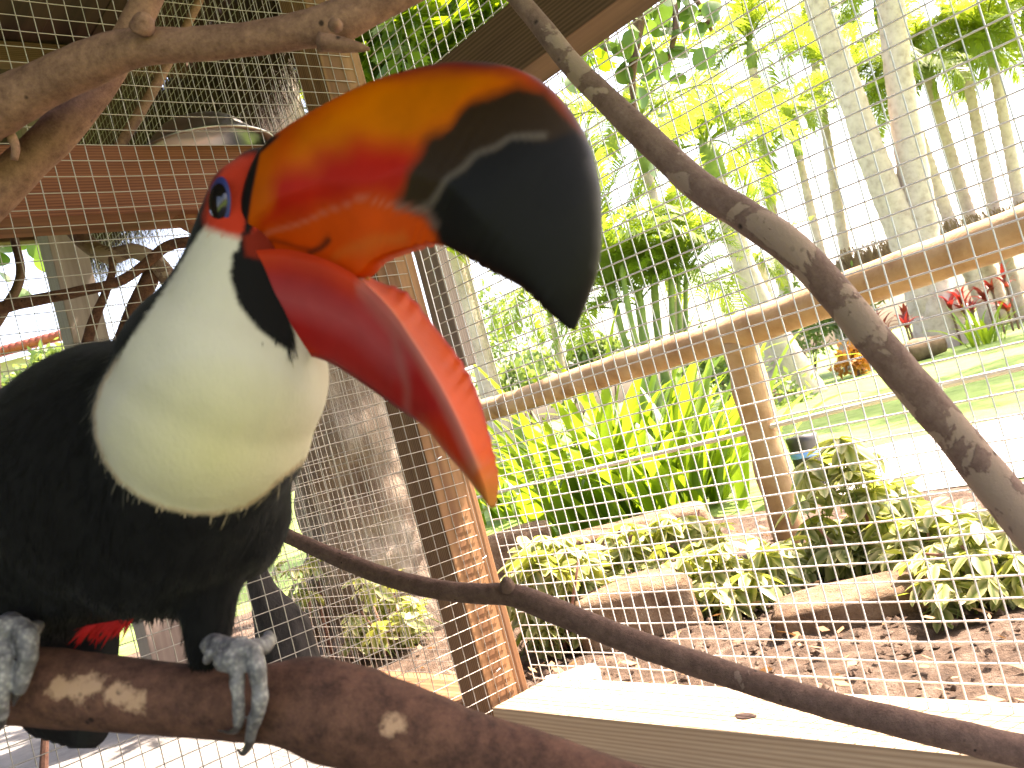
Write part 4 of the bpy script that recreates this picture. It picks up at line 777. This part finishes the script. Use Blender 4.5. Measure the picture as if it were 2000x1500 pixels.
def wedge_cluster(name, seed):
    r_ = np.random.default_rng(seed); mb = MB(); mb.tube([(0, 0, 0), (.15, 0, .03), (.3, 0, .02)], .004, 5)
    for i in range(9):
        x = .03+.27*i/9
        for s_ in (-1, 1):
            a = r_.uniform(.5, 1.1)*s_; L = r_.uniform(.10, .17); w_ = r_.uniform(.03, .05); d = np.array([math.cos(a), math.sin(a), r_.uniform(-.4, .5)]); d /= np.linalg.norm(d); q = np.array([x, 0, .02]); sdv = np.cross(d, [0, 0, 1.0]); sdv /= np.linalg.norm(sdv)
            mb.add([q, q+d*L*.5+sdv*w_*.5, q+d*L+sdv*w_*.15, q+d*L*.85, q+d*L*.95-sdv*w_*.35, q+d*L*.5-sdv*w_*.5], [(0, 1, 5), (1, 2, 3), (1, 3, 5), (3, 4, 5)])
    me = mb.mesh(name); me.materials.append(M['leaf_wedge']); return me
wg = [wedge_cluster('leaflet_spray', i) for i in range(4)]
leafy('fishtail_palm', 'dense palm with ragged wedge leaflets glowing green above the bill', [[(760, -250, 3.6, 50), (770, -60, 3.6, 34), (740, 90, 3.6, 20), (735, 200, 3.6, 10)], [(800, -160, 3.5, 24), (850, -20, 3.5, 16), (830, 90, 3.5, 8)], [(860, -160, 3.7, 24), (930, -20, 3.7, 14), (940, 110, 3.7, 8)], [(900, -180, 3.6, 20), (1000, -60, 3.6, 14), (1040, 20, 3.6, 8)], [(720, -150, 3.8, 20), (700, 0, 3.8, 14), (715, 120, 3.8, 8)], [(800, -100, 4.0, 20), (880, 40, 4.0, 14), (960, 80, 4.0, 8)]], 150, wg, 1.0, 8, 'leaf_wedge', cat='palm', root=P(700, 960, 4.6)*np.array([1, 1, 0]), spread=0.10, tilt=(-0.8, 1.6))
leafy('garden_tree', 'dark leafy tree seen under the shelf beam at far left', [[(-40, 380, 5.0, 20), (10, 430, 5.0, 12), (40, 470, 5.0, 8)], [(-80, 420, 5.0, 16), (20, 400, 5.0, 8)], [(-60, 300, 5.2, 16), (60, 330, 5.2, 8)]], 60, rl, 1.15, 9, 'leaf_round', root=P(-160, 700, 5.2)*np.array([1, 1, 0]), spread=0.12)
# hedges, bushes and red plants as leaf clouds with their own stems
def leafquad(mb, p, r_, l):
    a = r_.normal(0, 1, 3); a /= np.linalg.norm(a); b = np.cross(a, r_.normal(0, 1, 3)); b /= np.linalg.norm(b); mb.add([p-a*l, p+b*l*.45, p+a*l, p-b*l*.45], [(0, 1, 2, 3)])
def bush(name, label, cx, cy, dep, rpx, hpx, n, l, mat, seed, group=None, cat='bush'):
    r_ = np.random.default_rng(seed); c0 = P(cx, cy, dep); t = thing(name, label, cat, (c0[0], c0[1], 0), group); mb = MB(); sx = rpx*dep/F; sz = hpx*dep/F
    cl = [c0+np.array([r_.normal(0, .55)*sx, r_.normal(0, .5)*sx, r_.uniform(-.7, .7)*sz]) for _ in range(9)]
    for i in range(n):
        q = cl[r_.integers(9)]+r_.normal(0, .28, 3)*np.array([sx, sx, sz]); q[2] = max(q[2], 0.03); leafquad(mb, q, r_, l*r_.uniform(.6, 1.3))
    obj('foliage', mb.mesh('foliage'), mat, t); st = MB()
    for q in cl[:5]: st.tube([(c0[0], c0[1], -.02), (c0*.5+q*.5)*np.array([1, 1, .6]), q], [.02, .014, .006], 5)
    obj('stem', st.mesh('stem'), 'bark_brown', t); return t
GB = 'pale sunlit bushes in the background'
BL = ['just outside the corner post behind the grey ringed palms', 'below the tip of the black bill', 'left of the cane-stemmed palm clump', 'tallest and farthest, behind the twinned grey palms', 'right of the cane-stemmed palm clump', 'behind the croton near the thick pale palms', 'behind the foot of the leaning palm']
for k, (cx, cy, dp, rp, hp) in enumerate([(1000, 735, 13, 60, 50), (1085, 725, 14, 60, 55), (1165, 705, 14, 55, 55), (960, 640, 18, 60, 90), (1400, 690, 15, 50, 60), (1640, 600, 17, 60, 60), (1560, 620, 18, 60, 70)]):
    bush('garden_bush', 'pale sunlit leafy bush '+BL[k], cx, cy, dp, rp, hp, 900, .07, 'leaf_bush', 60+k, GB)
bush('garden_bush', 'pale leafy bush under the tiled roof left of the toucan back', 95, 715, 7.0, 60, 45, 600, .04, 'leaf_bush', 80)
bush('croton_bush', 'low orange-leaved bush on the lawn edge behind the mottled branch', 1668, 705, 13.5, 34, 28, 420, .07, 'leaf_orange', 81)
bush('garden_bush', 'dark hedge bush directly behind the round fence post', 1470, 745, 11, 60, 70, 900, .05, 'leaf_bush', 82)
tis = [strap_mesh('ti_leaf', .55, .11, d_) for d_ in (.7, 1.2, 1.7)]
for k, (cx, cy, lb) in enumerate([(1745, 690, 'red cordyline plant left of the flared palm foot'), (1900, 655, 'red cordyline plant between the slender palms and flared palm foot'), (1955, 640, 'red cordyline plant farther along the palm grove')]):
    c0 = P(cx, cy, 14.6); t = thing('cordyline', lb, 'plant', (c0[0], c0[1], 0)); r_ = np.random.default_rng(90+k)
    for j in range(5):
        s0 = np.array([c0[0]+r_.normal(0, .18), c0[1]+r_.normal(0, .15), 0]); h = r_.uniform(.35, .85); obj('stem', mesh('stem', *tube([s0, s0+ZZ*h], .02, 6)), 'bark_brown', t)
        for i in range(9):
            me = tis[r_.integers(3)]
            if not me.materials: me.materials.append(M['leaf_red'])
            obj('leaf', me, None, t, place(s0+ZZ*h*r_.uniform(.8, 1), r_.uniform(0, .9), r_.uniform(0, 6.28), r_.uniform(.4, .75)))
lily('strap_leaf_lily', 'strap-leaf clump spreading toward the round fence post', 1340, 975, 0.06, 70, 0.15, 13, 1.05)
lily('strap_leaf_lily', 'small green grassy clump at the flared palm foot', 1925, 672, 0.0, 26, .12, 33, 0.8)
# dead fallen log at palm foot, thatched shelter, tiled building
tag(obj('fallen_log', mesh('fallen_log', *tube([P(1765, 735, 13)*np.array([1, 1, 0])+ZZ*.1, P(1800, 722, 13)*np.array([1, 1, 0])+ZZ*.14, P(1850, 700, 13)*np.array([1, 1, 0])+ZZ*.16], [.16, .17, .13], 14, .2, 5), True), 'deadwood'), 'weathered grey-brown log lying at the flared palm foot', 'log')
sh = thing('thatched_shelter', 'low brown thatched shelter roof showing between the palm trunks', 'shelter', P(1850, 600, 17.5)*np.array([1, 1, 0]))
A0, A1 = P(1630, 520, 17.5), P(2150, 400, 17.5); mb = MB(); r_ = np.random.default_rng(4)
zt_ = max(A0[2], A1[2])+0.15
roofm = MB(); roofm.box((A0[0], A0[1], zt_-.3), (A1[0], A1[1], zt_-.3), .9, .35); obj('roof_core', roofm.mesh('roof_core'), 'deadwood', sh)
for i in range(2200):
    u = r_.uniform(); q = np.array([A0[0]+(A1[0]-A0[0])*u, A0[1]+(A1[1]-A0[1])*u-.47, zt_-.12+r_.uniform(-.35, .22)]); l = r_.uniform(.1, .3); w_ = .012
    mb.add([q+np.array([-w_, 0, 0]), q+np.array([w_, 0, 0]), q+np.array([r_.normal(0, .05), -.05, -l])], [(0, 1, 2)])
    if i % 3 == 0: q2 = q*1.0; q2[2] = zt_-.14; mb.add([q2+np.array([-w_, 0.4, 0]), q2+np.array([w_, 0.4, 0]), q2+np.array([r_.normal(0, .06), .4, r_.uniform(.05, .25)])], [(0, 1, 2)])
o = obj('thatch', mb.mesh('thatch'), 'deadwood', sh); o['kind'] = 'stuff'
for u in (0.05, .5, .95): obj('pole', mesh('pole', *tube([(A0[0]+(A1[0]-A0[0])*u, A0[1]+(A1[1]-A0[1])*u, 0), (A0[0]+(A1[0]-A0[0])*u, A0[1]+(A1[1]-A0[1])*u, zt_-.3)], .05, 8)), 'deadwood', sh)
hb = thing('tiled_building', 'distant building with red ribbed tile roof left of the toucan back', 'building', P(-60, 760, 10)*np.array([1, 1, 0]))
e0, e1 = P(-260, 740, 10), P(128, 662, 10.0); ze = (e0[2]+e1[2])/2
dx_ = (e1-e0)*np.array([1, 1, 0]); Ld = np.linalg.norm(dx_); dx_ /= Ld; dy_ = np.cross(ZZ, dx_)
if dy_[1] < 0: dy_ = -dy_
o0 = e0.copy(); o0[2] = ze
wl = MB(); wl.box(o0+dy_*1.0+dx_*.3-ZZ*(ze/2+.02), o0+dx_*(Ld-.25)+dy_*1.0-ZZ*(ze/2+.02), 1.2, ze-.06); obj('wall', wl.mesh('wall'), 'concrete', hb)
wdw = MB(); wdw.box(o0+dy_*.39+dx_*(Ld-1.1)-ZZ*.75, o0+dy_*.39+dx_*(Ld-.5)-ZZ*.75, .03, .8); obj('window', wdw.mesh('window'), 'potdark', hb)
for i in range(int(Ld/.075)):
    b0 = o0+dx_*(i*.075+.04); V, Fc = tube([b0, b0+dy_*1.0+ZZ*.18], .043, 8); obj('tile_row', mesh('tile_row', V, Fc, True), 'roof_tile', hb)
